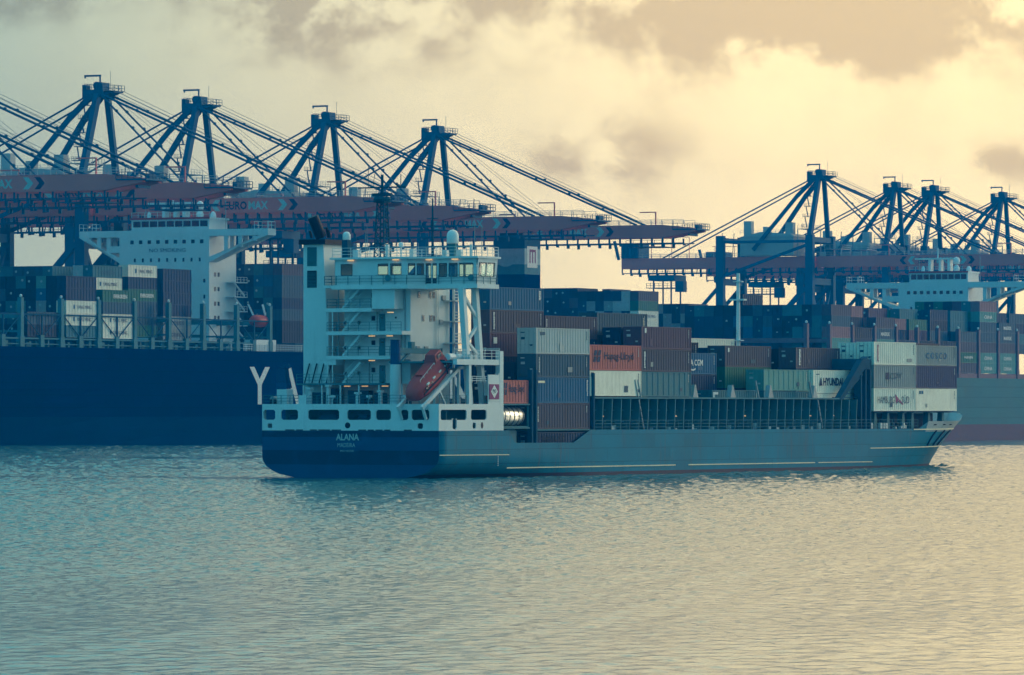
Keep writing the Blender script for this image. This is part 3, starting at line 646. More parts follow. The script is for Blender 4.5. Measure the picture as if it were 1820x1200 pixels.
b.lathe((8.6, 12.4, 30.45), [(0.9, 0), (1.0, 0.25), (0.8, 0.5)], 12); b.tube((8.6, 14.2, 32), (8.6, 14.2, 34.6), 0.035); b.tube((8.6, 13.6, 32), (8.6, 13.3, 33.9), 0.03); b.tube((8.6, 10.0, 32), (8.6, 10.0, 33.4), 0.05); b.lathe((8.6, 10.5, 32.1), [(0.05, 0), (0.2, 0.15), (0.05, 0.4)], 8)
b.build('mast_head', DECKBLUE, br)
m2 = MB(); m2.tube((9.4, 6.4, RZ), (9.4, 6.4, 30.7), 0.17, 8, 0.08); m2.box(9.3, 9.5, 5.7, 7.1, 28.4, 28.5); m2.box(9.3, 9.5, 5.9, 6.9, 27.1, 27.2)
for s in (-1, 1): m2.bar((9.4 + s * 0.9, 6.4 + s * 0.5, RZ), (9.4, 6.4, 27.4), 0.08)
m2.build('signal_mast', DECKBLUE, br)
for a, y, h in ((9.5, 1.1, 4.2), (9.0, -0.1, 3.6), (9.0, 14.6, 3.5), (7.5, 13.9, 2.9), (10.6, 2.2, 2.2), (9, 5.2, 1.8), (9, 8.0, 1.6)): MB().tube((a, y, RZ), (a, y, RZ + h), 0.05, 6, 0.02).build('aerial', GREYSTEEL, br)
for a, y, w, h in ((8.5, 0.9, 0.25, 1.3), (8.4, 2.2, 0.5, 0.7), (7.2, 10.8, 0.35, 1.4), (7.4, 14.8, 0.7, 0.9), (10.0, 5.0, 0.6, 0.8), (9.6, 9.0, 0.5, 1.0)): MB().box(a, a + w, y, y + w, RZ, RZ + h).build('roof_locker', WHITE, br)

# starboard frame carrying the bridge wing
fr_ = MB(); fr_.bar((7.4, 1.5, 20.72), (8.7, 1.3, 8.08), 0.62, 0.62); fr_.bar((10.2, 1.5, 20.72), (11.6, 1.3, 8.08), 0.62, 0.62)
fr_.bar((7.7, 1.5, 20.0), (11.0, 1.4, 17.0), 0.3); fr_.bar((11.0, 1.4, 17.0), (8.3, 1.4, 14.9), 0.3); fr_.bar((8.4, 1.4, 14.9), (11.4, 1.35, 12.9), 0.3)
fr_.build('wing_support', WHITE, ship)
po = MB(); po.box(13.1, 13.88, 0.0, 0.55, 8.08, 13.9); po.box(3.9, 13.1, 0.05, 0.55, 12.35, 12.95); po.box(10.6, 13.1, 0.02, 0.14, 8.08, 11.3); po.box(6.6, 7.1, 0.1, 0.5, 8.08, 12.35)
po.box(12.9, 13.1, 0.05, 0.5, 11.3, 11.5); po.build('side_portal', WHITE, ship)
MB().box(4.0, 15.0, 0.6, 8.75, 12.55, 12.75).build('boat_deck', TEALSTEEL, ship)
MB().rail([(4.0, 0.1, 12.95), (13.0, 0.1, 12.95)], 1.0, 1.3).build('railing', WHITE, ship); MB().rail([(13.2, 0.1, 13.9), (13.7, 4.0, 13.9)], 0.3, 1.5).build('railing', WHITE, ship)
for a in (8.0, 9.0, 10.2): MB().box(a, a + 0.6, 0.8, 1.4, 12.76, 13.5).build('deck_drum', WHITE, ship)
for a in (11.0, 11.9): MB().box(a, a + 0.3, 0.4, 0.8, 9.0, 10.7).build('vent_post', WHITE, ship)
MB().rail([(6.5, 0.2, 10.4), (13.0, 0.2, 10.4)], 0.7, 0.9).build('railing', WHITE, ship)
sg = MB().box(10.75, 12.85, -0.05, 0.02, 8.6, 10.25).build('sign_board', PURPLE, ship); sg['label'] = 'magenta sign with a white diamond'
MB().add([(11.8, -0.062, 8.72), (12.55, -0.062, 9.45), (11.8, -0.062, 10.18), (11.05, -0.062, 9.45)], [(0, 1, 2, 3)]).build('diamond', PAINTW, sg)
letter('PJO', INK, sg, (11.42, -0.07, 9.2), (1, 0, 0), (0, 0, 1), 0.76, 0.5, 0.03)
MB().box(10.75, 12.85, -0.05, 0.02, 8.42, 8.55).build('sign_strip', PAINTW, sg)

# slewing deck crane with a boxed jib, and the covered crane at the port quarter
ck = MB().tube((4.0, 7.9, 8.08), (4.0, 7.9, 12.4), 0.6, 14).build('crane_pedestal', WHITE, ship, False)
MB().tube((4.0, 7.9, 12.4), (4.0, 7.9, 15.1), 0.56, 14).build('crane_column', NAVY, ck)
j = MB().bar((4.4, 7.8, 13.9), (12.6, 7.4, 13.9), 0.45, 0.6); j.bar((4.5, 7.8, 12.4), (6.6, 7.7, 13.7), 0.22); j.box(6.6, 7.3, 7.4, 7.9, 14.2, 14.9); j.bar((12.4, 7.4, 13.9), (13.0, 7.4, 12.9), 0.25); j.build('crane_jib', TEALSTEEL, ck)
MB().tube((9.4, 7.6, 13.6), (9.4, 7.6, 10.2), 0.05).build('crane_hook_wire', WHITE, ck)
pc = MB().poly([(1.1, 20.1), (1.1, 21.4), (2.4, 21.4), (2.4, 20.1)], 2, 8.08, 9.7).build('stores_crane', WHITE, ship)
b = MB(); b.bar((1.7, 20.9, 9.7), (1.6, 21.0, 12.0), 1.25, 1.1, w2=1.1, h2=0.8); b.bar((1.6, 21.0, 12.0), (1.8, 20.2, 12.3), 0.6, 0.5); b.bar((1.7, 20.2, 9.8), (1.7, 20.35, 11.2), 0.3, w2=0.1); b.build('crane_cover', NAVY, pc)
MB().tube((1.2, 22.0, 8.5), (2.2, 21.9, 8.5), 0.45, 10).build('rope_drum', GREYSTEEL, pc)

# lifeboat ramp
for y in (1.55, 4.6):
    r_ = MB().bar((-1.0, y, 7.6), (6.9, y, 12.0), 0.3, 0.4); r_.bar((6.8, y, 8.08), (6.8, y, 12.0), 0.28); r_.bar((2.6, y, 9.6), (3.9, y, 8.1), 0.2); r_.bar((-0.9, y, 7.8), (-0.1, y, 6.4), 0.25); r_.bar((6.6, y, 12.0), (8.2, y, 12.1), 0.3)
    r_.build('launch_ramp', WHITE, ship)
MB().bar((6.8, 1.5, 11.9), (6.8, 4.65, 11.9), 0.25).build('ramp_crossbeam', WHITE, ship)
# free-fall lifeboat: lofted hull with canopy and wheelhouse
Mb = FA.at(2.75, 3.08, 10.75) @ Matrix.Rotation(radians(-29.2), 4, 'Y')
boat = empty('lifeboat', Mb); tag(boat, 'orange enclosed free-fall lifeboat tilted on its white launching ramp', 'lifeboat')
lb = MB(); n = 16; secs = []
for x, w, hb, ht in ((-4.3, 0.10, -0.1, 0.2), (-4.0, 0.62, -0.5, 0.55), (-3.3, 1.0, -0.85, 0.85), (-2.0, 1.28, -1.0, 1.1), (0.0, 1.36, -1.05, 1.25), (1.6, 1.34, -1.0, 1.35), (2.9, 1.22, -0.9, 1.4), (3.5, 1.02, -0.75, 1.2), (3.62, 0.85, -0.6, 1.0)):
    ring = []
    for i in range(n):
        t = 2 * pi * i / n; c, s = cos(t), sin(t); c = abs(c) ** 0.7 * (1 if c > 0 else -1)
        ring.append((x, w * c, (ht if s > 0 else -hb) * abs(s) ** 0.8 * (1 if s > 0 else -1)))
    secs.append(ring)
for r in secs: lb.v += r
for k in range(len(secs) - 1):
    for i in range(n): lb.f.append((k * n + i, (k + 1) * n + i, (k + 1) * n + (i + 1) % n, k * n + (i + 1) % n)); lb.m.append(0)
lb.f += [tuple(range(n)), tuple(range((len(secs) - 1) * n, len(secs) * n))[::-1]]; lb.m += [0, 0]
lb.build('lifeboat_shell', ORANGE, boat, True)
wh = MB().add([(1.3, -0.8, 1.15), (3.2, -0.8, 1.15), (3.2, 0.8, 1.15), (1.3, 0.8, 1.15), (1.75, -0.6, 2.05), (3.0, -0.6, 2.05), (3.0, 0.6, 2.05), (1.75, 0.6, 2.05)], [(4, 5, 6, 7), (0, 1, 5, 4), (1, 2, 6, 5), (2, 3, 7, 6), (3, 0, 4, 7)]).build('steering_cupola', ORANGE, boat)
MB().add([(1.42, -0.62, 1.35), (1.68, -0.5, 1.9), (1.68, 0.5, 1.9), (1.42, 0.62, 1.35)], [(0, 1, 2, 3)]).build('front_window', DARKGLASS, wh)
MB().box(1.95, 2.8, -0.775, -0.70, 1.45, 1.85).build('side_window', DARKGLASS, wh)
MB().box(-3.4, 3.2, -1.42, -1.30, -0.08, 0.06).build('rubbing_rail', DARK, boat)
for x in (-2.2, -0.8, 0.6, 2.0): MB().box(x, x + 0.5, -1.35, -1.18, 0.45, 0.62).build('grab_patch', PAINTW, boat)
MB().box(2.1, 2.25, -1.38, 1.38, -0.5, 1.2).build('lashing_strap', DARK, boat)
MB().box(-1.4, -0.5, -0.45, 0.45, 1.12, 1.32).build('roof_hatch', ORANGE, boat)
for x in (-2.6, -1.4, -0.2): MB().box(x, x + 0.55, -1.30, -1.16, 0.12, 0.34).build('side_window', DARKGLASS, boat)
MB().add([(3.63, -0.5, -0.2), (3.63, 0.5, -0.2), (3.66, 0.45, 0.75), (3.66, -0.45, 0.75)], [(0, 1, 2, 3)]).build('stern_door', DARK, boat)
MB().tube((3.5, 0, -0.75), (4.1, 0, -0.75), 0.32, 12).build('propeller_nozzle', DARK, boat)
MB().rail([(-2.5, -0.75, 1.0), (1.0, -0.75, 1.25)], 0.25, 0.8, 1, 0.025).build('grab_rail', PAINTW, boat)

# open side with tank bay, coaming and its ribs, ledge, breakwater
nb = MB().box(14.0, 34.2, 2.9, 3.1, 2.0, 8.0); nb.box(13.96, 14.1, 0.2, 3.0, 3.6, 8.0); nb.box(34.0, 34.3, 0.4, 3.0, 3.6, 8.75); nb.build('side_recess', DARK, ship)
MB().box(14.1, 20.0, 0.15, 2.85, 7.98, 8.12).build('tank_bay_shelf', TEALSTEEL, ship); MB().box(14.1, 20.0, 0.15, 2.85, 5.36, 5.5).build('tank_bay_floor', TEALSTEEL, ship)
MB().poly([(15.9, 3.7), (18.3, 3.7), (18.3, 5.1), (17.9, 5.35), (16.3, 5.35), (15.9, 5.1)], 1, 0.9, 2.6).build('locker', TEALSTEEL, ship)
for a in (20.25, 21.2, 34.35):
    MB().box(a, a + 0.34, 0.05, 0.6, 3.7 if a < 30 else 5.05, 11.9 if a < 30 else 11.6).build('cell_guide', DECKBLUE, ship)
MB().box(21.6, 33.9, 0.25, 2.9, 5.12, 5.27).build('stack_support', TEALSTEEL, ship)
co = MB().box(34.4, 104.0, 1.55, 1.75, 5.0, 8.72); co.box(34.4, 104, 20.85, 21.05, 5.0, 8.72); co.build('hatch_coaming', DECKBLUE, ship)
MB().box(34.4, 97.6, 0.25, 1.9, 8.722, 8.9).build('coaming_ledge', TEALSTEEL, ship)
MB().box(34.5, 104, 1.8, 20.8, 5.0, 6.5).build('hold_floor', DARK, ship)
rib = MB().poly([(0.55, 5.05), (1.53, 5.05), (1.53, 8.71), (0.4, 8.71)], 0, 0, 0.16).mesh('coaming_rib')
ar = 35.0
while ar < 103.5: put('coaming_rib', rib, TEALSTEEL, ship, Matrix.Translation((ar, 0, 0))); ar += 2.18
for z in (6.05, 7.35): MB().box(34.4, 103.6, 1.25, 1.53, z, z + 0.1).build('coaming_stringer', TEALSTEEL, ship)
MB().rail([(34.6, 0.12, 5.1), (70, 0.12, 5.07), (119.6, 0.12, 5.0)], 1.15, 2.4, 3, 0.03).build('railing', TEALSTEEL, ship)
r2 = random.Random(4); b = MB()
for i in range(52):
    a = r2.uniform(36, 118); b.box(a, a + r2.uniform(0.2, 0.7), 1.0, 1.4, 5.05, 5.05 + r2.uniform(0.2, 0.8))
b.build('deck_fitting', WHITE, ship)['kind'] = 'stuff'
for i in range(11): MB().box(38.5 + i * 5.9, 39.0 + i * 5.9, 1.30, 1.5, 6.65, 6.75).build('deck_lamp', LAMP, ship)
for a in (58.9, 68.4, 78.3, 90.2): MB().poly([(a, 8.9), (a + 1.3, 8.9), (a + 0.65, 10.4), (a + 0.4, 10.4)], 1, 0.3, 0.9).build('lashing_pedestal', GREYSTEEL, ship)
for a in (45.3, 75.6, 89.9, 46.0): MB().bar((a, 0.3, 8.9), (a - 0.7, 0.35, 10.9), 0.22, 0.12).build('lashing_rod', GREYSTEEL, ship)
b = MB()
for i in range(5): b.bar((45.6 + i * 0.25, 0.35, 8.6 - i * 0.7), (45.85 + i * 0.25, 0.35, 8.0 - i * 0.7), 0.12)
for i in range(5): b.bar((91.6 + i * 0.25, 0.35, 8.6 - i * 0.7), (91.85 + i * 0.25, 0.35, 8.0 - i * 0.7), 0.12)
b.build('access_ladder', GREYSTEEL, ship)['kind'] = 'stuff'
bw = MB().poly([(97.3, 8.72), (98.4, 8.72), (105.2, 13.0), (105.2, 14.1), (103.6, 13.6)], 1, 0.2, 1.0); bw.box(97.4, 104.5, 1.0, 1.3, 8.9, 9.0); bw.build('breakwater', DECKBLUE, ship)
fw = MB()
for a in (103.7, 105.0, 106.3): fw.box(a, a + 0.35, 0.4, 0.9, 5.0, 13.6)
fw.box(103.7, 106.6, 0.4, 4.4, 12.5, 13.8); fw.box(103.7, 106.6, 0.9, 1.4, 5.0, 12.45); fw.bar((98.6, 0.6, 8.8), (104.5, 0.6, 11.9), 0.22); fw.build('forward_bulkhead', DECKBLUE, ship)
for a in (109.5, 113.2, 117.6, 120.3, 125.2, 129.4):
    MB().poly([(a - 0.25, 7.05), (a + 0.25, 7.05), (a + 0.45, 5.0), (a - 0.45, 5.0)], 1, 1.2, 1.9).build('container_pedestal', TEALSTEEL, ship)
MB().box(107.0, 131.2, 1.0, 21.5, 7.05, 7.22).build('pedestal_beam', DECKBLUE, ship)
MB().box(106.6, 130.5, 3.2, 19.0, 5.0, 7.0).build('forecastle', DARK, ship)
MB().poly([(131.4, 7.1), (133.2, 7.1), (131.9, 14.0), (131.4, 14.0)], 1, 1.5, 19.0).build('forward_breakwater', NAVY, ship)
for i in range(9): a = 110 + i * 1.25; MB().tube((a, 1.6, 5.6), (a + 0.5, 1.6, 5.6), 0.25, 8).bar((a, 1.9, 5), (a, 1.9, 6.3), 0.12).build('windlass', DECKBLUE, ship)
am = MB().tube((92.6, 11.9, 7), (92.6, 11.9, 24.4), 0.30, 10, 0.22); am.box(92.2, 93.0, 10.9, 12.9, 21.0, 21.2); am.box(92.3, 92.9, 11.3, 12.5, 23.3, 23.4); am.box(92.2, 93.0, 11.3, 12.5, 16.0, 16.1); am.build('midship_mast', WHITE, ship)

# its cargo
GA = 'containers on the small cargo ship'
def CA(a, b, z, h, c, lab, style='ribbed', L=12.19):
    o = container(FA, a, b, z, L, h, c, lab, GA, style); k = NCONT[0]
    side_column(o, CM['slate'] if c in ('white', 'pale grey', 'grey') else CM['pale grey'], L - 0.75, h - 1.5 + 0.2 * (k % 3), h - 0.3, k, 0.14)
    r = random.Random(k * 3 + 1)
    if r.random() < 0.7: x = r.uniform(1, 10); side_patch(o, CM[r.choice(('slate', 'grey', c, c))], x, x + r.uniform(0.4, 1.4), r.uniform(0.3, 0.7), r.uniform(0.8, 1.2), 'repair_patch')
    d = MB().box(-0.035, 0.03, 1.45, 1.95, h * 0.55, h * 0.55 + 0.28); d.box(-0.035, 0.03, 1.5, 2.0, h * 0.8, h * 0.8 + 0.12); d.box(-0.035, 0.03, 0.5, 0.8, h * 0.3, h * 0.3 + 0.18)
    d.build('door_plate', CM['pale grey'] if c not in ('white', 'pale grey') else CM['slate'], o)['kind'] = 'stuff'
    return o
o = CA(21.67, 0.3, 2.35, ST, 'navy', 'navy container low in the open side recess, under the brown one'); side_text(o, 'HAMBURG SÜD', DARK, 1.0, 1.5, 5.5, 0.9)
o = CA(21.67, 0.3, 5.28, HC, 'brown', 'brown container at the bottom of the stack beside the recess'); side_column(o, PAINTW, 0.35, 0.8, 2.5, 1)
o = CA(21.67, 0.3, 8.19, HC, 'blue', 'bright blue container with a small orange tag, above the bottom brown one'); side_patch(o, YELLOWISH, 0.4, 1.9, 2.25, 2.5); side_column(o, PAINTW, 11.6, 0.9, 2.6, 2)
o = CA(21.67, 0.3, 11.1, ST, 'slate', 'slate container with patched panels, directly under the white top one'); side_column(o, PAINTW, 0.6, 0.5, 2.2, 3)
o = CA(21.67, 0.3, 13.7, HC, 'pale grey', 'off-white container topping the near stack behind the stern house'); side_patch(o, CM['slate'], 0.9, 2.0, 2.1, 2.45)
o = CA(33.95, 0.3, 9.0, HC, 'white', 'white reefer container under the red one on the ledge', 'smooth'); side_patch(o, CM['slate'], 11.2, 11.75, 0.45, 0.8); side_patch(o, CM['slate'], 0.25, 0.9, 2.2, 2.7)
def hapag(o, s=1.0, x=0.0):
    for k in range(2):
        for z0, z1, sh in ((0.95, 1.58, 0.0), (1.66, 2.3, 0.16)):
            MB().add([(x + (0.7 + k * 0.95 + sh) * s, -0.012, z0), (x + (1.35 + k * 0.95 + sh) * s, -0.012, z0), (x + (1.6 + k * 0.95 + sh) * s, -0.012, z1), (x + (0.95 + k * 0.95 + sh) * s, -0.012, z1)], [(0, 1, 2, 3)]).build('emblem', INK, o)
    side_text(o, 'Hapag-Lloyd', INK, x + 3.3 * s, 1.0, 7.0 * s, 1.1, 0.01)
o = CA(33.95, 0.3, 11.93, HC, 'red', 'red container lettered Hapag-Lloyd standing on the white reefer'); hapag(o)
o = CA(46.2, 0.3, 8.95, HC, 'teal', 'teal wide-ribbed container below two brown ones on the ledge', 'slat')
o = CA(46.2, 0.3, 11.87, ST, 'brown', 'brown container with white side lettering between teal and maroon ones'); side_column(o, PAINTW, 0.6, 0.4, 2.3, 5, 0.3)
o = CA(46.2, 0.3, 14.48, ST, 'maroon', 'maroon container topping the stack above the wide-ribbed teal one'); side_patch(o, PAINTW, 0.75, 1.15, 1.85, 2.4)
o = CA(66.8, 1.98, 7.2, ST, 'teal', 'teal container half sunk in the hold with a pale left end'); side_patch(o, PAINTW, 0.3, 1.6, 2.05, 2.35); side_patch(o, PAINTW, 0.3, 0.7, 1.6, 2.05)
o = CA(80.3, 1.98, 7.1, ST, 'teal', 'teal container sunk in the hold under the wide-ribbed one')
o = CA(80.3, 1.98, 9.75, ST, 'seafoam', 'pale teal wide-ribbed container aft of the HYUNDAI one', 'slat')
o = CA(93.6, 1.98, 6.55, HC, 'white', 'white reefer sunk in the hold beneath the HYUNDAI container', 'smooth')
o = CA(93.6, 1.98, 9.47, HC, 'white', 'white container lettered HYUNDAI beside the sloping breakwater'); side_text(o, 'HYUNDAI', INK, 2.75, 0.95, 5.5, 0.98, 0.04)
MB().add([(1.65, -0.012, 0.95), (2.55, -0.012, 0.95), (2.17, -0.012, 1.95), (2.03, -0.012, 1.95)], [(0, 1, 2, 3)]).build('emblem', INK, o); side_patch(o, CM['slate'], 0.8, 1.7, 2.3, 2.4)
o = CA(107.2, 0.3, 7.25, HC, 'white', 'white container lettered HAMBURG SÜD at the bottom of the bow stack')
side_text(o, 'HAMBURG', CM['slate'], 1.1, 0.98, 4.9, 0.9, 0.0); side_text(o, 'SÜD', CM['slate'], 8.0, 0.98, 2.3, 1.1, 0.0)
MB().add([(6.1, -0.012, 2.2), (7.3, -0.012, 1.5), (6.4, -0.012, 1.0)], [(0, 1, 2)]).build('emblem', PURPLE, o); MB().add([(7.4, -0.014, 1.5), (8.5, -0.014, 0.9), (8.3, -0.014, 0.8), (7.1, -0.014, 1.25)], [(0, 1, 2, 3)]).build('emblem', PURPLE, o); MB().add([(7.0, -0.016, 1.35), (7.2, -0.016, 1.2), (6.3, -0.016, 0.8)], [(0, 1, 2)]).build('emblem', INK, o)
o = CA(107.2, 0.3, 10.17, HC, 'grey', 'grey container lettered CSAV in the middle of the bow stack'); side_text(o, 'CSAV', CM['slate'], 4.7, 1.1, 3.3, 0.85, 0.0); side_patch(o, INK, 3.3, 4.4, 1.1, 1.95, 'emblem')
o = CA(107.2, 0.3, 13.09, HC, 'white', 'cream container with a dotted column, topping the aft bow stack'); side_column(o, PURPLE, 0.9, 0.5, 2.5, 8, 0.4)
o = CA(119.45, 0.3, 7.25, HC, 'white', 'plain white container with a small blue badge, lowest at the bow', 'smooth'); side_patch(o, CM['blue'], 0.9, 1.4, 2.2, 2.6); side_patch(o, CM['blue'], 1.55, 2.1, 2.2, 2.6)
o = CA(119.45, 0.3, 10.17, HC, 'purple', 'violet-blue container under the COSCO one at the bow')
o = CA(119.45, 0.3, 13.09, ST, 'grey', 'grey container lettered COSCO, foremost at the top of the bow'); side_text(o, 'C O S C O', CM['blue'], 3.0, 0.85, 6.2, 0.85, 0.03)
# inner rows
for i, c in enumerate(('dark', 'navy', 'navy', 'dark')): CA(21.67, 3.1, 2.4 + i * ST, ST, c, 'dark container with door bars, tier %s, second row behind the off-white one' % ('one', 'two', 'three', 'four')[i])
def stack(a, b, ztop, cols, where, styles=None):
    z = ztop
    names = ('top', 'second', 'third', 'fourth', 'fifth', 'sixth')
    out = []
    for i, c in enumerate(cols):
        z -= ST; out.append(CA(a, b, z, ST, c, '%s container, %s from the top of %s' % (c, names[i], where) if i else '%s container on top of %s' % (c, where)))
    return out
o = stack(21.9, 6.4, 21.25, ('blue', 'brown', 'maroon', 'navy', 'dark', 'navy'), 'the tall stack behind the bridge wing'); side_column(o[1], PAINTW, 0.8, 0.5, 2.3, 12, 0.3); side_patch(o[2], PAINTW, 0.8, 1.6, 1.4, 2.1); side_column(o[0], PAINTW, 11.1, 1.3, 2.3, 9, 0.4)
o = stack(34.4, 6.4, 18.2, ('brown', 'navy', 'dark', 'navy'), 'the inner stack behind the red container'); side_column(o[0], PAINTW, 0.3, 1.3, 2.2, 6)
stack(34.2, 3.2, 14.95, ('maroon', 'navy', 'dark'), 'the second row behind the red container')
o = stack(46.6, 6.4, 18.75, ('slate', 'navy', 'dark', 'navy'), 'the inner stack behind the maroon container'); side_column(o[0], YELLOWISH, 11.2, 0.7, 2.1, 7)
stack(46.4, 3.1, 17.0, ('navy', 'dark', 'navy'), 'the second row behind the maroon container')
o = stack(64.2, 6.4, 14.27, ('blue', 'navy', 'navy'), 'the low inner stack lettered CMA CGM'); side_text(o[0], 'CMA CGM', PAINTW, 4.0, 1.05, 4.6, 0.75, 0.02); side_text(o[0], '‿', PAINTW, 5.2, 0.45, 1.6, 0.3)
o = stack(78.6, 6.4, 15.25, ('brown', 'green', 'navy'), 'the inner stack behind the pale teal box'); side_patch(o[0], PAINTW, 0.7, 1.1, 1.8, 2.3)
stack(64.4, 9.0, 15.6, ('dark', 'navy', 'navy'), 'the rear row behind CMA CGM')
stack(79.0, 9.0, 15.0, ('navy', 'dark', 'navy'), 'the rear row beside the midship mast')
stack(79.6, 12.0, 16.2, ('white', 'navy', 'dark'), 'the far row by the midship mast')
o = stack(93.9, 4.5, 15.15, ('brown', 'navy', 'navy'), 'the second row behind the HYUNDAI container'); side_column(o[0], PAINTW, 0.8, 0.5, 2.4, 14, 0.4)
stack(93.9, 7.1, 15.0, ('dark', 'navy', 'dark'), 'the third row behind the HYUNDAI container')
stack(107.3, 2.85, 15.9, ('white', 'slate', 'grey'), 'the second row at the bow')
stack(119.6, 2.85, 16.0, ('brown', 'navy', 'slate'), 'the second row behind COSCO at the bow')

# 20-foot container and tank in the side bay
o = container(FA, 13.98, 0.35, 8.13, 6.06, ST, 'red', 'short red container lettered Hapag-Lloyd above the silver tank', GA); hapag(o, 0.5, 0.0)
tk = empty('tank_container', FA.at(14.0, 0.35, 5.52)); tag(tk, 'silver cylindrical tank in a frame beneath the short red container', 'tank container')
MB().lathe((0.25, 1.22, 1.22), [(0.1, 0.0), (0.75, 0.08), (1.05, 0.35), (1.12, 0.6), (1.12, 4.95), (1.05, 5.2), (0.75, 5.47), (0.1, 5.55)], 20, axis=0).build('vessel', mat('bright tank steel', (0.62, 0.62, 0.58), 0.28, 0.08, metal=0.7), tk, True)
b = MB()
for x in (1.1, 2.1, 3.1, 4.1, 5.0): b.lathe((x, 1.22, 1.22), [(1.125, 0), (1.155, 0.02), (1.155, 0.1), (1.125, 0.12)], 20, axis=0)
b.build('tank_band', BLACK, tk)['kind'] = 'stuff'
frame_ = MB()
for x in (0.0, 5.9):
    for y in (0.0, 2.28): frame_.box(x, x + 0.16, y, y + 0.16, 0, 2.43)
    frame_.box(x, x + 0.16, 0.16, 2.28, 0, 0.14); frame_.box(x, x + 0.16, 0.16, 2.28, 2.3, 2.43)
frame_.box(0.16, 5.9, 0.02, 0.12, 0.0, 0.12); frame_.build('frame', TEALSTEEL, tk)

# ------------------------------------------------------------------ large ships at the berth
def bg_mesh():
    m = MB(); L, W, h = 12.19, 2.438, ST; n = 10; p = (L - 0.3) / n
    prof = []
    for i in range(n): x = 0.15 + i * p; prof += [(x, 0.0), (x + p * 0.4, 0.0), (x + p * 0.5, 0.09), (x + p * 0.9, 0.09)]
    prof.append((L - 0.15, 0))
    for x, d in prof: m.v += [(x, d + 0.03, 0.1), (x, d + 0.03, h - 0.1)]
    for i in range(len(prof) - 1): m.f.append((2 * i, 2 * i + 2, 2 * i + 3, 2 * i + 1)); m.m.append(0)
    m.box(0.08, L - 0.02, 0.125, W - 0.02, 0.04, h - 0.05)
    for z0, z1 in ((0.0, 0.13), (h - 0.12, h)): m.box(0, L, 0, 0.12, z0, z1); m.box(0, 0.12, 0.12, W, z0, z1)
    for x in (0.0, L - 0.15): m.box(x, x + 0.15, 0, 0.12, 0.13, h - 0.12)
    m.box(0.0, 0.12, W - 0.12, W, 0.13, h - 0.12)
    for y in (0.4, 0.95, 1.5, 2.05): m.box(0.03, 0.08, y - 0.03, y + 0.03, 0.13, h - 0.12)
    m.box(0.02, 0.08, 1.20, 1.25, 0.13, h - 0.12)
    return m
BGM = bg_mesh(); BG = BGM.mesh('shipping_container'); 
ORD = ('lowest', 'second', 'third', 'fourth', 'fifth', 'sixth', 'seventh', 'eighth')
NTH = ('near', 'second', 'third', 'fourth', 'fifth', 'sixth', 'seventh', 'eighth', 'ninth', 'tenth', 'eleventh', 'twelfth', 'thirteenth', 'fourteenth')
def bgc(fr, t, b, z, colour, label, group):
    o = put('shipping_container', BG, CM[colour], None, fr.at(t + rnd.uniform(-0.08, 0.08), b, z)); tag(o, label, 'container', group); NCONT[0] += 1
    return o
def end_mark(o, seed):
    r = random.Random(seed)
    if r.random() < 0.4: MB().lathe((0.0, 0.8 + r.random(), 1.2 + 0.6 * r.random()), [(0.0, 0.0), (0.28, 0.0), (0.28, 0.03), (0, 0.03)], 8, axis=0).build('marking', PALETEAL, o)
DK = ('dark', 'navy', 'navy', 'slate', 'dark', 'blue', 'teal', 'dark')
MIX = ('brown', 'navy', 'grey', 'teal', 'slate', 'pink', 'dark', 'green', 'blue')
def big_hull(fr, name, label, t0, t1, beam, top, flare, hullm, bootm, boot, deckm):
    root = empty(name, fr.M); tag(root, label, 'ship')
    m = MB(); zs = [-1.0, 0.0, boot * 0.5, boot, boot + (top - boot) * 0.2, boot + (top - boot) * 0.4, boot + (top - boot) * 0.6, boot + (top - boot) * 0.8, top]
    S = [0, 0.01, 0.03, 0.06, 0.1, 0.15, 0.2, 0.26, 0.33, 0.42, 0.55, 0.7, 0.85, 0.93, 0.97, 1.0]
    idx = {}
    for side in (0, 1):
        for i, s in enumerate(S):
            for j, z in enumerate(zs):
                st = t0 + (1 - min(1, max(0, z / top))) * 12; t = st + (t1 - st) * s
                tf = t0 + flare * (1.0 - 0.55 * max(0, z) / top)
                b = beam / 2 * max(0.0, (tf - t) / (tf - st)) ** 2.0 if t < tf else 0.0
                if s > 0.85: b += (1 - z / top) * 5 * ((s - 0.85) / 0.15) ** 2 if z < top * 0.6 else 0
                idx[side, i, j] = len(m.v); m.v.append((t, b if side == 0 else beam - b, z))
    for i in range(len(S) - 1):
        for j in range(len(zs) - 1):
            for side in (0, 1):
                q = (idx[side, i, j], idx[side, i + 1, j], idx[side, i + 1, j + 1], idx[side, i, j + 1]); m.f.append(q if side == 0 else q[::-1]); m.m.append(1 if zs[j + 1] <= boot else 0)
        J = len(zs) - 1; m.f.append((idx[0, i, J], idx[0, i + 1, J], idx[1, i + 1, J], idx[1, i, J])); m.m.append(2)
    for j in range(len(zs) - 1): m.f.append((idx[0, len(S) - 1, j], idx[1, len(S) - 1, j], idx[1, len(S) - 1, j + 1], idx[0, len(S) - 1, j + 1])); m.m.append(0)
    h = m.build('hull', [hullm, bootm, deckm], root); return root, h
NAVY2 = mat('faded navy bottom paint', (0.002, 0.024, 0.085), 0.6, 0.2, 0.08, spec=0.0)
NAVYL = mat('left ship navy paint', (0.001, 0.008, 0.060), 0.6, 0.2, 0.05, streak=0.2, spec=0.0, plates=(12.0, 2.6, 0.08))
TEALHULL = mat('teal green hull paint', (0.03, 0.16, 0.18), 0.55, 0.14, 0.05, streak=0.35, spec=0.08, plates=(12.0, 2.6, 0.08))
BOOTP = mat('maroon bottom paint', (0.10, 0.045, 0.075), 0.6, 0.2, 0.1, streak=0.2)
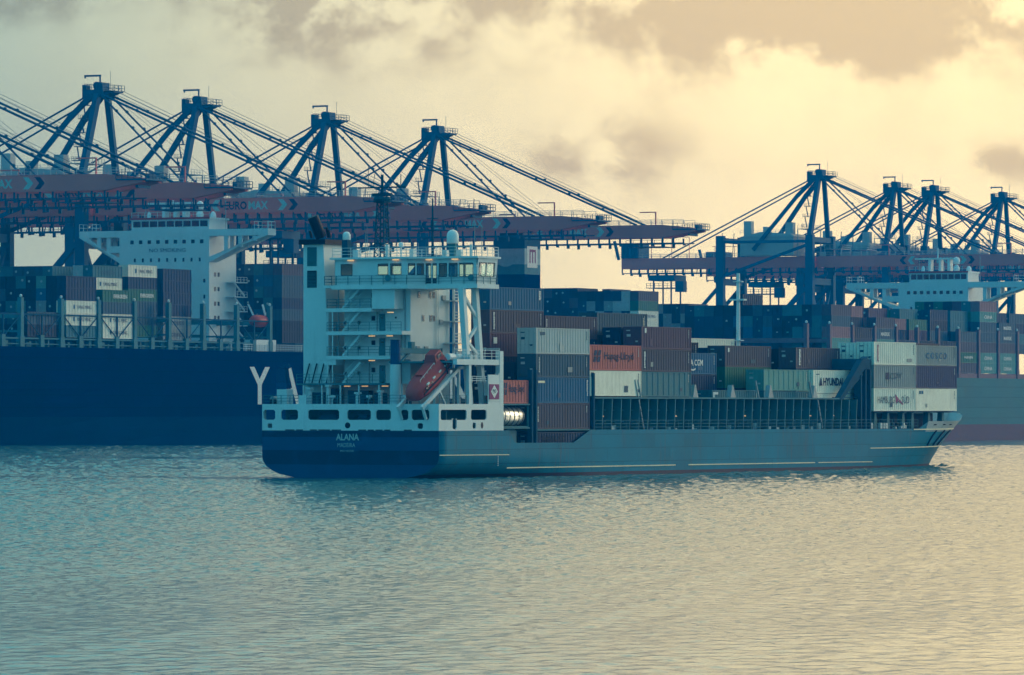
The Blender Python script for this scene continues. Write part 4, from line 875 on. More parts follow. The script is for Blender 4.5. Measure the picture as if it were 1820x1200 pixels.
# ---- dark-hulled ship
shl, hl = big_hull(FL, 'moored_ship', 'huge navy-hulled container ship at the berth with wide white bridge wings', -215, 88, 43.0, 20.4, 170, NAVYL, NAVY2, 5.8, DECKBLUE)
for i, ch in enumerate('YANG MING'):
    if ch != ' ': letter(ch, PAINTW, hl, (-21.6 + i * 14.0, -0.05, 8.5), (1, 0, 0), (0, 0, 1), 9.3 if ch != 'I' else 2.0, 8.4, 0.015)
def lashing(fr_root, ts, z0, z1, m, beam, every=True):
    for k, t in enumerate(ts):
        b = MB().box(t - 0.55, t + 0.55, -0.02, 0.9, z0, z1); b.box(t - 0.3, t + 0.3, beam - 0.9, beam - 0.1, z0, z1 - 2); b.box(t - 0.35, t + 0.35, 0.9, beam - 0.9, z1 - 4.3, z1 - 3.4); b.box(t - 0.35, t + 0.35, 0.9, beam - 0.9, z1 - 7.2, z1 - 6.8)
        b.box(t - 0.8, t + 0.8, -0.05, 1.1, z0, z0 + 2.2); b.build('lashing_bridge', m, fr_root)
        MB().lathe((t, 0.4, z1), [(0.05, 0), (0.3, 0.15), (0.3, 0.5), (0.05, 0.7)], 8).build('post_lamp', PAINTW, fr_root)
PT = [-131.5, -117.1, -101.2, -86.2, -71.2, -56.6, -41.6, -26.6, -11.6]
lashing(shl, PT, 20.4, 30.6, TEALSTEEL, 43)
for t0, t1 in zip(PT, PT[1:]):
    b = MB(); tm = (t0 + t1) / 2
    b.box(t0 + 0.6, t1 - 0.6, 0.3, 0.6, 22.0, 22.3); b.box(t0 + 0.6, t1 - 0.6, 0.3, 0.6, 20.9, 21.1); b.box(tm - 0.7, tm + 0.7, 0.0, 0.8, 20.4, 22.9)
    b.build('deck_rail', TEALSTEEL, shl)
    b = MB(); b.bar((t0 + 0.6, 0.15, 27.0), (tm, 0.15, 22.4), 0.16); b.bar((t1 - 0.6, 0.15, 27.0), (tm, 0.15, 22.4), 0.16); b.box(tm - 0.2, tm + 0.2, 0.05, 0.28, 22.4, 27.0); b.box(t0 + 0.6, t1 - 0.6, 0.05, 0.25, 27.0, 27.3); b.build('lashing_brace', DECKBLUE, shl)
    r5 = random.Random(int(t0)); b = MB()
    for i in range(5): x = r5.uniform(t0 + 1, t1 - 2); b.box(x, x + r5.uniform(0.6, 1.6), 0.9, 1.6, 20.4, 20.4 + r5.uniform(0.8, 1.8))
    b.build('deck_fitting', TEALSTEEL, shl)['kind'] = 'stuff'
def bridge_house(root, t, b0, b1, zdeck, zb, w0, w1, depth, stripe, ztop_wing=None, logo=None):
    """deckhouse with its front at station t, bridge with windows, open-framed wings"""
    hs = MB().box(t, t + depth, b0, b1, zdeck, zb).build('deckhouse', WHITE, root)
    wz = zb - 1.5
    for s, bi, bo in ((0, b0, w0), (1, b1, w1)):
        sg_ = 1 if s else -1
        w = MB().box(t, t + 3.6, bi, bo, wz, zb)                       # wing deck
        w.poly([(bo, wz + 0.02), (bo - sg_ * 2.2, wz + 0.02), (bi, zb - 7.4), (bi, zb - 6.2)] if s else [(bi, zb - 6.2), (bi, zb - 7.4), (bo + 2.2, wz + 0.02), (bo, wz + 0.02)], 0, t, t + 3.6)
        for f in (0.28, 0.52, 0.76):
            bb = bi + (bo - bi) * f; zl = zb - 6.8 + (wz - zb + 6.8) * f
            w.box(t + 0.2, t + 0.7, bb - 0.5, bb + 0.5, zl, wz); w.box(t + 2.9, t + 3.4, bb - 0.5, bb + 0.5, zl, wz)
        w.box(t + 0.1, t + 0.5, min(bi, bi + (bo - bi) * 0.3), max(bi, bi + (bo - bi) * 0.3), zb - 5.0, wz - 2.0) if s else None
        w.build('bridge_wing', WHITE, root)
        MB().rail([(t, bo - sg_ * 0.1, zb), (t + 3.5, bo - sg_ * 0.1, zb), (t + 3.5, bo - sg_ * 3.5, zb), (t, bo - sg_ * 3.5, zb)], 1.6, 1.7, 2, 0.06).build('railing', WHITE, root)
    wb0, wb1 = b0 + 0.2, b1 - 3.0
    bh = MB().box(t + 0.3, t + depth * 0.7, wb0, wb1, zb, zb + 2.3).build('wheelhouse', WHITE, root)
    MB().box(t + 0.2, t + depth * 0.75, wb0 - 0.2, wb1 + 0.2, zb + 2.3, zb + 2.75).build('wheelhouse_roof', WHITE, root); MB().box(t + 0.13, t + 0.2, wb0 - 0.2, wb1 + 0.2, zb + 2.4, zb + 2.85).build('roof_stripe', stripe, root)
    n = 9; w_ = (wb1 - wb0 - 0.6) / n
    for i in range(n):
        p = MB().box(t + 0.24, t + 0.3, wb0 + 0.4 + i * w_, wb0 + 0.4 + (i + 0.86) * w_, zb + 0.75, zb + 2.05).build('bridge_window', DARKGLASS, bh)
    for z, k, off in ((zb - 3.1, 9, 1.5), (zb - 7.2, 9, 2.2), (zb - 12.0, 6, 1.0), (zb - 15.6, 6, 1.0), (zb - 19.2, 6, 1.0)):
        for i in range(k):
            y = b0 + off + i * (b1 - b0 - 2 * off) / k; MB().box(t - 0.03, t, y, y + (0.9 if z > zb - 4 else 0.5), z, z + 0.85).build('window', DARKGLASS, hs)
    for z in (zb - 10.6, zb - 13.9, zb - 17.2, zb - 20.4):
        for y in (2.2, 3.8): MB().box(t + y, t + y + 0.9, b0 - 0.03, b0, z, z + 0.95).build('window', DARKGLASS, hs)
        g = MB().box(t + depth - 4.5, t + depth + 1.5, b0 - 2.2, b0, z - 1.3, z - 1.1); g.rail([(t + depth - 4.5, b0 - 2.1, z - 1.1), (t + depth + 1.4, b0 - 2.1, z - 1.1)], 1.1, 1.2, 2, 0.05); g.bar((t + depth - 4, b0 - 1.6, z - 1.1), (t + depth + 1, b0 - 1.6, z - 4.2), 0.3); g.build('stair_gallery', WHITE, hs)
    r = MB(); tm = t + depth * 0.4; c = (b0 + b1) / 2 + 0.5
    r.box(tm - 1, tm + 1, c - 3.8, c - 3.0, zb + 2.75, zb + 6.0); r.box(tm - 1, tm + 1, c + 1.6, c + 2.3, zb + 2.75, zb + 6.0); r.box(tm - 1, tm + 1, c - 1.2, c - 0.6, zb + 2.75, zb + 6.0); r.box(tm - 1.2, tm + 1.2, c - 5.5, c + 6, zb + 6.0, zb + 6.4); r.tube((tm, c, zb + 6), (tm, c, zb + 9), 0.2); r.build('mast_platform', WHITE, root)
    MB().rail([(t + 0.4, wb0, zb + 2.75), (t + 0.4, wb1, zb + 2.75)], 1.3, 1.6, 2, 0.05).build('railing', WHITE, root)
    for y, z, rr in ((b0 + 4.6, zb + 5.6, 0.9), (b0 + 4.6, zb + 3.6, 0.8), (b1 - 5.5, zb + 3.4, 0.45), (b0 + 1.2, zb + 3.2, 0.7)):
        MB().lathe((tm - 1, y, z), [(rr * 0.8, -0.9), (rr, -0.3), (rr * 0.97, 0.2), (rr * 0.7, 0.7), (rr * 0.3, 0.95), (0.02, 1.0)], 12).build('radome', WHITE_CLEAN, root, True)
    for y, h in ((b0 - 1.5, 4), (b1 - 4, 3.4), (b0 + 7, 3)): MB().tube((tm, y, zb + 2.7 if y > b0 else zb), (tm, y, zb + 2.7 + h), 0.08, 6).build('aerial', GREYSTEEL, root)
    return hs
hsl = bridge_house(shl, -15.2, 14.0, 37.5, 20.4, 48.0, -1.2, 48.2, 12.3, REDLINE)
letter('NO SMOKING', INK, hsl, (-15.26, 29.6, 43.0), (0, -1, 0), (0, 0, 1), 9.5, 0.85, 0.0)
lbx = empty('ship_lifeboat', FL.at(-18.0, 0.2, 26.0)); tag(lbx, 'orange and white lifeboat hanging at the side of the navy-hulled ship', 'lifeboat')
b = MB(); 
b.lathe((0, 1.4, 1.2), [(0.1, 0), (0.9, 0.5), (1.35, 1.8), (1.4, 4.5), (1.25, 6.0), (0.8, 7.2), (0.1, 7.6)], 12, axis=0); b.build('lifeboat_shell', ORANGE, lbx, True)
b = MB(); b.bar((1, 1.4, 2.5), (0.6, 2.5, 5.0), 0.35); b.bar((6.6, 1.4, 2.5), (7.2, 2.5, 5.0), 0.35); b.build('davit', WHITE, lbx)
MB().box(-18.5, -9.0, 0.2, 3.0, 20.4, 23.0).build('gangway_house', WHITE, shl)
g = MB().rail([(-24, 0.1, 20.4), (5, 0.1, 20.4)], 1.5, 1.2, 3, 0.06).build('railing', WHITE, shl)
GL = 'containers on the navy-hulled ship'
for t in (-131, -114.6, -99.6, -84.7, -69.9, -55.1, -40.2, 2.7, 17.7, 32.7, 47.7, 62.7): MB().box(t, t + 12.8, 1.8, 41.0, 20.4, 22.44).build('hatch_cover', DECKBLUE, shl)
def ship_bay(fr, t, b, z0, cols, ship_, bay, row, group):
    out = []
    n = len(cols)
    for i, c in enumerate(cols):
        if c is None: out.append(None); continue
        out.append(bgc(fr, t, b, z0 + i * ST, c, '%s container, %s tier, %s row of %s, %s' % (c, ORD[i], row, bay, ship_), group))
        if row != 'near': end_mark(out[-1], t * 7 + b * 3 + i)
    return out
def ym(o, s='YANG MING', m=None):
    side_text(o, s, m or CM['purple'], 4.2, 0.9, 6.0, 0.75, 0.0)
    if s == 'YANG MING': side_patch(o, CM['blue'], 2.9, 3.5, 0.85, 1.75, 'emblem')
rc = random.Random(21)
pick = lambda P: rc.choice(P)
S1 = 'navy ship'
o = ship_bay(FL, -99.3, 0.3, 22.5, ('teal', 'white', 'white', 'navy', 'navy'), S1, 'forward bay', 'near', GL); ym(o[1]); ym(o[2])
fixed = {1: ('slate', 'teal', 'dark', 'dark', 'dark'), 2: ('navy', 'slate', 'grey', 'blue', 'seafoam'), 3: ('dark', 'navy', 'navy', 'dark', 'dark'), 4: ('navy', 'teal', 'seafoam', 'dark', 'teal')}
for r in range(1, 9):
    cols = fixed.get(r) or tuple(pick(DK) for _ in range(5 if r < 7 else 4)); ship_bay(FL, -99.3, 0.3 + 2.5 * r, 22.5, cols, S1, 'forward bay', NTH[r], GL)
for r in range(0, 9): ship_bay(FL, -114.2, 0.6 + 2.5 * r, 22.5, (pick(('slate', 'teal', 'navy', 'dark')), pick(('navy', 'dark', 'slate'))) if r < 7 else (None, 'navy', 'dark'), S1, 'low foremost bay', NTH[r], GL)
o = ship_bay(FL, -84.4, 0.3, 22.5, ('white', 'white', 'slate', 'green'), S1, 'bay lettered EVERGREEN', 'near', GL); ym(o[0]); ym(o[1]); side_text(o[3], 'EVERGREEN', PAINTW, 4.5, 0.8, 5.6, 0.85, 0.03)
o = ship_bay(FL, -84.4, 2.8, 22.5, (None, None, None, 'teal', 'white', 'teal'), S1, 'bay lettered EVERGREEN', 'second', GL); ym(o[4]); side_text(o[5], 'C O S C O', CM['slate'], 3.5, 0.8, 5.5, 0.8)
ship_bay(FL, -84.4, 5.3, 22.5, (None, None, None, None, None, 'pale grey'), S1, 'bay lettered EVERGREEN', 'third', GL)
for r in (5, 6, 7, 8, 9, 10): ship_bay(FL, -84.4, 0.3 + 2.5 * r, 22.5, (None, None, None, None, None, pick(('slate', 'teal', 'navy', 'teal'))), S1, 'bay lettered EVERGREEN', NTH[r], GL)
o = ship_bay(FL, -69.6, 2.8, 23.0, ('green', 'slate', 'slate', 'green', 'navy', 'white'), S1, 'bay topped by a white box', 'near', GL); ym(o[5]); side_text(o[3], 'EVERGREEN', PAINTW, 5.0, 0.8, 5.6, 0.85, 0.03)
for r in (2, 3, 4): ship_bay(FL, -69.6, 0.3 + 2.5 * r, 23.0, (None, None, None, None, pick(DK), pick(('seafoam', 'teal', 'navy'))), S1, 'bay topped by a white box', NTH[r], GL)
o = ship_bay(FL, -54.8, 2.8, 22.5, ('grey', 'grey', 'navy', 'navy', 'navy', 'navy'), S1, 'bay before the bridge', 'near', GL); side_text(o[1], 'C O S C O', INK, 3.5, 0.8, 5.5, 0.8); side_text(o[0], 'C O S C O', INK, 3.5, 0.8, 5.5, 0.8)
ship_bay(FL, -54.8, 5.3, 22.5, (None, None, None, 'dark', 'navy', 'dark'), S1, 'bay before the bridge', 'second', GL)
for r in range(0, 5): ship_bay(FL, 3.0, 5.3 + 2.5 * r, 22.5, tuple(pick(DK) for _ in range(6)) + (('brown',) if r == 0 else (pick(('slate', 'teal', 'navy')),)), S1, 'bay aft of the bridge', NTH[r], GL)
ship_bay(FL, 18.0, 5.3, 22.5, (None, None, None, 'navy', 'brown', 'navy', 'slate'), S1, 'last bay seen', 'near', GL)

# ---- second ship at the berth, hidden behind the small one but for funnel and cargo
shm, hm2 = big_hull(FL, 'berthed_ship', 'ship behind the small one showing a banded funnel and stacked containers', 104, 310, 43.0, 20.4, 70, NAVYL, BOOTP, 5.0, DECKBLUE)
fn = MB().box(142, 151, 12.5, 21.0, 20.4, 41.5).build('funnel', NAVYL, shm)
for z0, z1, m in ((41.5, 44.0, TEALSTEEL), (44.0, 48.0, mat('pale funnel band', (0.30, 0.42, 0.44), 0.5)), (48.0, 51.0, DECKBLUE)): MB().box(141.98, 151.02, 12.48, 21.02, z0, z1).build('funnel_band', m, fn)
MB().poly([(12.44 + 0.86 * i, 43.9 + 0.5 * sin(i * 0.75)) for i in range(11)] + [(21.04, 45.2), (12.44, 45.2)], 0, 141.9, 141.98).build('funnel_wave', MATS['pale funnel band'], fn)
MB().box(143.4, 149.2, 12.40, 12.47, 43.2, 48.6).build('funnel_badge', PAINTW, fn); b = MB()
for x in (144.6, 146.1, 147.6): b.box(x, x + 0.5, 12.34, 12.39, 44.4, 47.6)
b.box(144.6, 148.1, 12.34, 12.39, 47.2, 47.8); b.build('funnel_mark', PURPLE, fn)
MB().box(143, 150, 13.5, 20, 51.0, 52.0).build('funnel_top', BLACK, fn)
GM = 'containers on the ship with the banded funnel'; S2 = 'banded-funnel ship'
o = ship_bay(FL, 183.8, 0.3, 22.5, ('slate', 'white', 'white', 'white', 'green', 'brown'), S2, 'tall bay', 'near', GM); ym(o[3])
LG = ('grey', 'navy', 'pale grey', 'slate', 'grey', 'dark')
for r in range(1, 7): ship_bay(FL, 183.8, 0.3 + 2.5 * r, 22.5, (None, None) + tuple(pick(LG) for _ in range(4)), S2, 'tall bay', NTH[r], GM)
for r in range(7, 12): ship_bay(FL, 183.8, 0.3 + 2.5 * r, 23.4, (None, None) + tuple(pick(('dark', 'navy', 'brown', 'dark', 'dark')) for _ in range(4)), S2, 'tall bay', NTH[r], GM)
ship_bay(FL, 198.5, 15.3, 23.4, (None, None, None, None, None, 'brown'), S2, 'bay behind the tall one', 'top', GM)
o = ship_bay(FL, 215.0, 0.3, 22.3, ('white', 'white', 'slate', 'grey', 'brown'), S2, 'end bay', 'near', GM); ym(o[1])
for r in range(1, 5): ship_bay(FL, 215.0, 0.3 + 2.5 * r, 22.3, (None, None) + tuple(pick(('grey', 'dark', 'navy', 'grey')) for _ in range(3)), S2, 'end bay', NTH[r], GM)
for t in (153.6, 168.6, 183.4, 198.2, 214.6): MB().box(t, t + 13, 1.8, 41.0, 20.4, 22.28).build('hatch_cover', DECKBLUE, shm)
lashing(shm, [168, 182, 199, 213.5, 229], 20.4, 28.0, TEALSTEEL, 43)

# ---- large ship to the right
shr, hr = big_hull(FR, 'teal_ship', 'large teal-hulled container ship with a low white bridge, beyond the bow', -190, 170, 48.0, 15.2, 150, TEALHULL, BOOTP, 3.6, DECKBLUE)
bridge_house(shr, 51.0, 16.0, 35.3, 15.2, 40.3, 0.0, 49.8, 12.0, REDLINE)
PINKST = mat('faded red lashing steel', (0.19, 0.105, 0.13), 0.6, 0.2)
TK = [3.2 + 14.2 * k for k in range(-7, 4)]
lashing(shr, [t - 1.0 for t in TK], 15.2, 27.3, PINKST, 48)
for t in TK: MB().box(t, t + 12.2, 0.2, 1.0, 15.2, 16.3).build('hatch_side', PINKST, shr); MB().box(t, t + 12.2, 1.2, 46.5, 15.2, 16.35).build('hatch_cover', DECKBLUE, shr)
GR = 'containers on the teal ship'; S3 = 'teal ship'
BN = {-6: 'front bay', -5: 'low bay behind the front one', -4: 'third bay', -3: 'fourth bay', -2: 'fifth bay', -1: 'sixth bay', 0: 'first bay past the bow', 1: 'tallest bay past the bow', 2: 'bay at the picture edge'}
near = {-6: ('slate', 'slate', 'seafoam', 'pink', 'slate', 'brown'), -5: ('navy', 'dark', 'navy', 'dark'), -4: ('navy', 'navy', 'seafoam', 'slate', 'brown'), -3: ('navy', 'dark', 'navy'), -2: ('dark', 'navy', 'dark'), -1: ('navy', 'navy', 'dark'),
        0: ('brown', 'green', 'brown', 'slate'), 1: ('seafoam', 'seafoam', 'brown', 'slate', 'slate', 'seafoam', 'pink'), 2: ('seafoam', 'seafoam', 'brown', 'slate', 'slate')}
for k, cols in near.items():
    t = 3.2 + 14.2 * k; o = ship_bay(FR, t, 0.3, 16.4, cols, S3, BN[k], 'near', GR)
    for i, s in {0: {1: 'HANJIN'}, 1: {0: 'CHINA', 1: 'CHINA', 5: 'CHINA'}, 2: {0: 'CHINA', 1: 'CHINA', 3: 'MAERSK', 4: 'MAERSK'}, -4: {3: 'MAERSK'}}.get(k, {}).items():
        side_text(o[i], s, PAINTW, 3.2, 0.8, 5.8, 0.9, 0.02)
for r in (1, 2, 3): ship_bay(FR, -82.0, 0.3 + 2.5 * r, 16.4, (None, None) + tuple(pick(('teal', 'slate', 'navy', 'teal', 'dark')) for _ in range(4)), S3, BN[-6], NTH[r], GR)
# the rest of that deck cargo reads as one mass of boxes
keys = list(CM); mass = MB(); cube_v = BGM
def mass_box(t, b, z, c):
    k = len(mass.v); mass.v += [(v[0] + t, v[1] + b, v[2] + z) for v in BGM.v]
    for f in BGM.f: mass.f.append(tuple(i + k for i in f)); mass.m.append(keys.index(c))
    if rc.random() < 0.5: mass.mi = keys.index(rc.choice(('grey', 'pale grey', 'seafoam'))); y0 = b + 0.5 + rc.random(); z0_ = z + 0.9 + rc.random(); mass.box(t - 0.04, t, y0, y0 + rc.uniform(0.25, 0.6), z0_, z0_ + rc.uniform(0.2, 0.5))
for r in range(4, 15):
    for i in range(2, 6 if r != 9 else 7): mass_box(-82.0, 0.3 + 2.5 * r, 16.4 + i * ST, pick(('dark', 'navy', 'slate', 'teal', 'navy', 'dark', 'blue')))
for k in (-5, -4, -3, -2, -1):
    for r in range(1, 10):
        top = 5 + (1 if (r + k) % 4 == 0 else 0)
        for i in range(2, top): mass_box(3.2 + 14.2 * k, 0.3 + 2.5 * r, 16.4 + i * ST, pick(('dark', 'navy', 'navy', 'slate', 'dark', 'teal', 'green', 'brown', 'seafoam', 'pink', 'slate', 'maroon')))
for k, top in ((0, 6), (1, 7), (2, 6), (3, 6)):
    for r in range(1, 13):
        for i in range(2, top - (1 if r > 6 else 0)): mass_box(3.2 + 14.2 * k, 0.3 + 2.5 * r, 16.4 + i * ST, pick(('dark', 'navy', 'slate', 'teal', 'green', 'maroon', 'navy')))
mo = mass.build('stacked_containers', [CM[k] for k in keys]); mo.matrix_world = FR.M; tag(mo, 'dense mass of dark stacked containers filling the deck of the teal ship', 'containers', kind='stuff')

# ------------------------------------------------------------------ ship-to-shore cranes
crane = empty('gantry_crane', FQ.M)
P = lambda u, v, z: (v, -u, z)
def cb(name, m, segs, parent=None):
    b = MB()
    for s in segs: b.bar(P(*s[0]), P(*s[1]), *s[2:])
    return b.build(name, m, parent or crane)
for u in (0.0, -30.0):
    for v in (-9.5, 9.5):
        lg = cb('leg', CRANEBLUE, [((u, v, 6.0), (u, v, 62.0), 2.1, 2.5, (0, 1, 0))]); MB().box(v - 3.5, v + 3.5, -u - 1.2, -u + 1.2, 5.13, 6.0).build('bogie', BLACK, lg)
    cb('sill_beam', CRANEBLUE, [((u, -8.4, 9.0), (u, 8.4, 9.0), 1.6, 2.0)]); cb('cross_beam', CRANEBLUE, [((u, -8.4, 47.5), (u, 8.4, 47.5), 1.4, 2.0)]); cb('top_beam', CRANEBLUE, [((u, -8.4, 60.6), (u, 8.4, 60.6), 1.4, 1.6)])
    cb('sway_brace', CRANEBLUE, [((u, -8.4, 45.0), (u, 0.0, 31.0), 0.9), ((u, 8.4, 45.0), (u, 0.0, 31.0), 0.9)]); cb('mid_beam', CRANEBLUE, [((u, -8.4, 30.0), (u, 8.4, 30.0), 1.2, 1.6)])
for v in (-9.5, 9.5):
    cb('portal_beam', CRANEBLUE, [((-28.8, v, 60.0), (-1.2, v, 60.0), 0.8, 0.9)]); cb('diagonal_brace', CRANEBLUE, [((-1.2, v, 58.8), (-28.8, v, 49.4), 0.7, 0.9)]); cb('lower_beam', CRANEBLUE, [((-28.8, v, 24.0), (-1.2, v, 24.0), 1.4, 2.0)])
    cb('knee_brace', CRANEBLUE, [((-1.2, v, 45.5), (-20, v, 25.0), 1.0), ((-31.0, v, 45.5), (-46.0, v, 29.5), 1.0)])
    cb('back_platform', CRANEBLUE, [((-31.2, v, 28.6), (-48, v, 28.6), 1.0, 1.4)])
for sgn in (-1, 1):
    v = 3.5 * sgn
    b = MB().box(v - 0.7, v + 0.7, 0.6, 66.0, 52.0, 55.4); b.build('back_girder', CRANERED, crane)
    b = MB(); b.poly([(-0.6, 52.0), (-66.0, 52.0), (-75.0, 53.6), (-75.0, 54.4), (-66, 55.4), (-0.6, 55.4)][::-1], 0, v - 0.7, v + 0.7); bo = b.build('boom', CRANERED, crane)
    if sgn < 0:
        letter('EURO', INK, bo, P(34.0, v - 0.73, 52.75), (0, -1, 0), (0, 0, 1), 5.6, 1.9, 0.03); letter('MAX', PALETEAL, bo, P(40.0, v - 0.73, 52.75), (0, -1, 0), (0, 0, 1), 5.0, 1.9, 0.03)
        for u0, d, m in ((31.6, -1, PALETEAL), (28.9, -1, INK), (47.4, 1, PALETEAL), (50.1, 1, INK)):
            MB().add([P(u0, v - 0.72, 52.5), P(u0 + 1.3, v - 0.72, 52.5), P(u0 + 1.3 + d * 1.1, v - 0.72, 53.75), P(u0 + 1.3, v - 0.72, 55.0), P(u0, v - 0.72, 55.0), P(u0 + d * 1.1, v - 0.72, 53.75)], [(0, 1, 2, 5), (5, 2, 3, 4)]).build('chevron', m, bo)
    w = MB(); w.rail([P(-68, v + 0.6 * sgn, 55.4), P(72, v + 0.6 * sgn, 55.4)], 1.3, 3.0, 2, 0.07); w.build('boom_walkway', CRANEGREY, crane)
    f = MB(); f.box(v - 0.25, v + 0.25, -72, 66, 50.5, 50.75)
    for i in range(46): u = -66 + 3.0 * i; f.box(v - 0.15, v + 0.15, -u - 0.18, -u + 0.18, 50.75, 52.0); f.box(v - 0.2, v + 0.2, -u - 0.6, -u + 0.1, 50.2 - 0.35 * ((i * 7) % 3), 50.5)
    f.build('festoon_rail', CRANEBLUE, crane)
    # A-frame and stays
    cb('mast_leg', CRANEBLUE, [((-0.5, 8.3 * sgn, 61.4), (0.3, 2.4 * sgn, 81.2), 1.3, 1.5)])
    cb('mast_backleg', CRANEBLUE, [((-20.0, 7.0 * sgn, 57.5), (-6.5, 3.6 * sgn, 75.2), 1.0, 1.2), ((-6.5, 3.6 * sgn, 75.2), (-1.2, 2.4 * sgn, 81.0), 1.1, 1.3)])
    for u1, z1, r, nm in ((58.6, 55.4, 0.30, 'outer_forestay'), (27.0, 55.4, 0.24, 'inner_forestay'), (-52.0, 55.4, 0.24, 'backstay')):
        s_ = MB().tube(P(1.0 if u1 > 0 else -1.5, 2.4 * sgn, 81.3), P(u1, v, z1), r, 6)
        if u1 > 0:
            for k in range(1, 6): c = Vector(P(1.0, 2.4 * sgn, 81.3)).lerp(Vector(P(u1, v, z1)), k / 6); s_.lathe(c, [(0.1, -0.4), (0.38, -0.2), (0.38, 0.2), (0.1, 0.4)], 6)
        s_.build(nm, CRANEBLUE, crane)
        if nm == 'outer_forestay':
            for k in (1.2, 2.0): MB().tube(P(2.0, 2.2 * sgn, 81.3 + k), P(u1 - 2, v - 0.6, z1 + k), 0.05, 4).build('hoist_rope', CRANEBLUE, crane)
        if nm == 'inner_forestay': MB().tube(P(2.0, 1.2 * sgn, 82), P(u1 + 9, v * 0.5, z1), 0.04, 4).build('hoist_rope', CRANEBLUE, crane)
for u in (-64, -50, -36, -24, -10, 6, 20, 34, 48, 62, 73): cb('girder_tie', CRANEBLUE, [((u, -2.8, 52.8), (u, 2.8, 52.8), 0.6)])
# mast head
hd = MB().box(-2.6, 2.6, -1.8, 2.6, 80.6, 82.4); hd.box(-2.2, 2.2, -4.6, -1.8, 81.6, 82.0); hd.add([P(1.6, -2.2, 80.6), P(4.8, -2.2, 82.0), P(1.6, -2.2, 82.0), P(1.6, 2.2, 80.6), P(4.8, 2.2, 82.0), P(1.6, 2.2, 82.0)], [(0, 1, 2), (5, 4, 3), (0, 3, 4, 1)])
mh = hd.build('mast_head', CRANEBLUE, crane)
b = MB().box(-1.8, 1.8, -1.2, 1.0, 82.4, 84.2); b.tube((-1.9, 0.2, 83.4), (1.9, 0.2, 83.4), 1.0, 10); b.build('sheave_block', CRANEBLUE, mh)
b = MB(); b.bar(P(-0.3, 0, 82.4), P(-0.3, 0, 86.0), 0.3); b.bar(P(-0.1, 0, 86.0), P(-4.4, 0, 86.0), 0.35, 0.45); b.bar(P(-4.2, 0, 86), P(-4.2, 0, 85.4), 0.3); b.build('service_hoist', CRANEBLUE, mh)
b = MB().rail([P(-3.0, -2.8, 82.4), P(4.8, -2.4, 82.0), P(4.8, 2.4, 82.0), P(-3.0, 2.8, 82.4), P(-3.0, -2.8, 82.4)], 1.4, 1.4, 2, 0.06); b.box(-2.6, -0.4, 2.6, 3.6, 80.0, 83.6); b.tube(P(2.4, 0, 82.4), P(2.4, 0, 87.0), 0.05, 4); b.build('mast_platform', CRANEBLUE, mh)
b = MB()
for z in (64.5, 68.0, 71.5, 75.0, 78.4):
    u = -0.6; v = -8.3 + 5.9 * (z - 61.4) / 19.8; b.box(v - 1.0, v + 1.0, -u + 0.6, -u + 2.6, z, z + 0.15); b.rail([P(u - 2.6, v - 1, z), P(u - 2.6, v + 1, z), P(u - 0.6, v + 1, z)], 1.1, 1.0, 2, 0.05); b.bar(P(u - 1.2, v, z), P(u - 2.2, v + 1.0, z + 3.4), 0.25)
b.build('mast_stair', CRANEBLUE, crane)
# machinery house and cabins
mhs = MB().box(-5.4, 5.4, 7.0, 25.0, 55.8, 61.6).build('machinery_house', CRANEGREY, crane)
MB().add([(-5.7, 6.7, 61.6), (5.7, 6.7, 61.6), (5.7, 25.3, 61.6), (-5.7, 25.3, 61.6), (-5.7, 8, 62.6), (5.7, 8, 62.6), (5.7, 18, 63.2), (-5.7, 18, 63.2)], [(4, 5, 6, 7), (0, 1, 5, 4), (1, 2, 6, 5), (2, 3, 7, 6), (3, 0, 4, 7)]).build('house_roof', CRANEGREY, mhs)
for u0, u1, h in ((-24.5, -22, 67.0), (-18, -16, 65.0), (-10.5, -8.0, 66.4)): MB().box(-3.5, -1.0, -u1, -u0, 61.6, h).build('roof_vent', CRANEGREY, mhs)
MB().rail([P(-25, -5.5, 62.6), P(-7, -5.5, 62.6)], 1.2, 2.0, 2, 0.06).build('roof_railing', CRANEGREY, mhs)
e = MB().box(-4.5, 4.5, 60.0, 66.0, 55.4, 60.2)
for i in range(5): e.box(-4.9, -4.5, 60.2 + i * 1.2, 60.9 + i * 1.2, 55.6, 60.0)
e.bar(P(-67, -4, 55), P(-68.5, -4, 61), 0.8); e.build('rope_tensioner', CRANEBLUE, crane)
b = MB()
for u in (-63, -56, -49, -43): b.bar(P(u, -3.5, 55.4), P(u, -3.5, 62.0), 0.16)
b.bar(P(-64, -3.5, 62.0), P(-43, -3.5, 62.0), 0.2); b.build('overhead_frame', CRANERED, crane)
b = MB()
for u in (-32, -28, 8, 12): b.bar(P(u, -4.4, 55.4), P(u + 0.6, -4.4, 63.0), 0.18)
b.build('cable_post', CRANEBLUE, crane)['kind'] = 'stuff'
for u in (24.0, 64.0): MB().bar(P(u, -3.5, 55.4), P(u, -3.5, 58.6), 0.3).bar(P(u + 0.15, -3.5, 58.7), P(u - 4.5, -3.5, 58.7), 0.28).build('service_jib', CRANERED, crane)
for u0, u1, z in ((3.0, 8.5, 57.5), (-6.0, -1.5, 64.0), (12.0, 17.0, 57.2)):
    s_ = MB().box(-4.5, 4.5, -u1, -u0, z, z + 0.2); s_.rail([P(u0, -4.5, z), P(u1, -4.5, z), P(u1, 4.5, z)], 1.4, 1.5, 2, 0.06)
    for u in (u0, u1): s_.bar(P(u, -4.3, 55.4), P(u, -4.3, z), 0.25); s_.bar(P(u, 4.3, 55.4), P(u, 4.3, z), 0.25)
    s_.build('access_platform', CRANEGREY, crane)
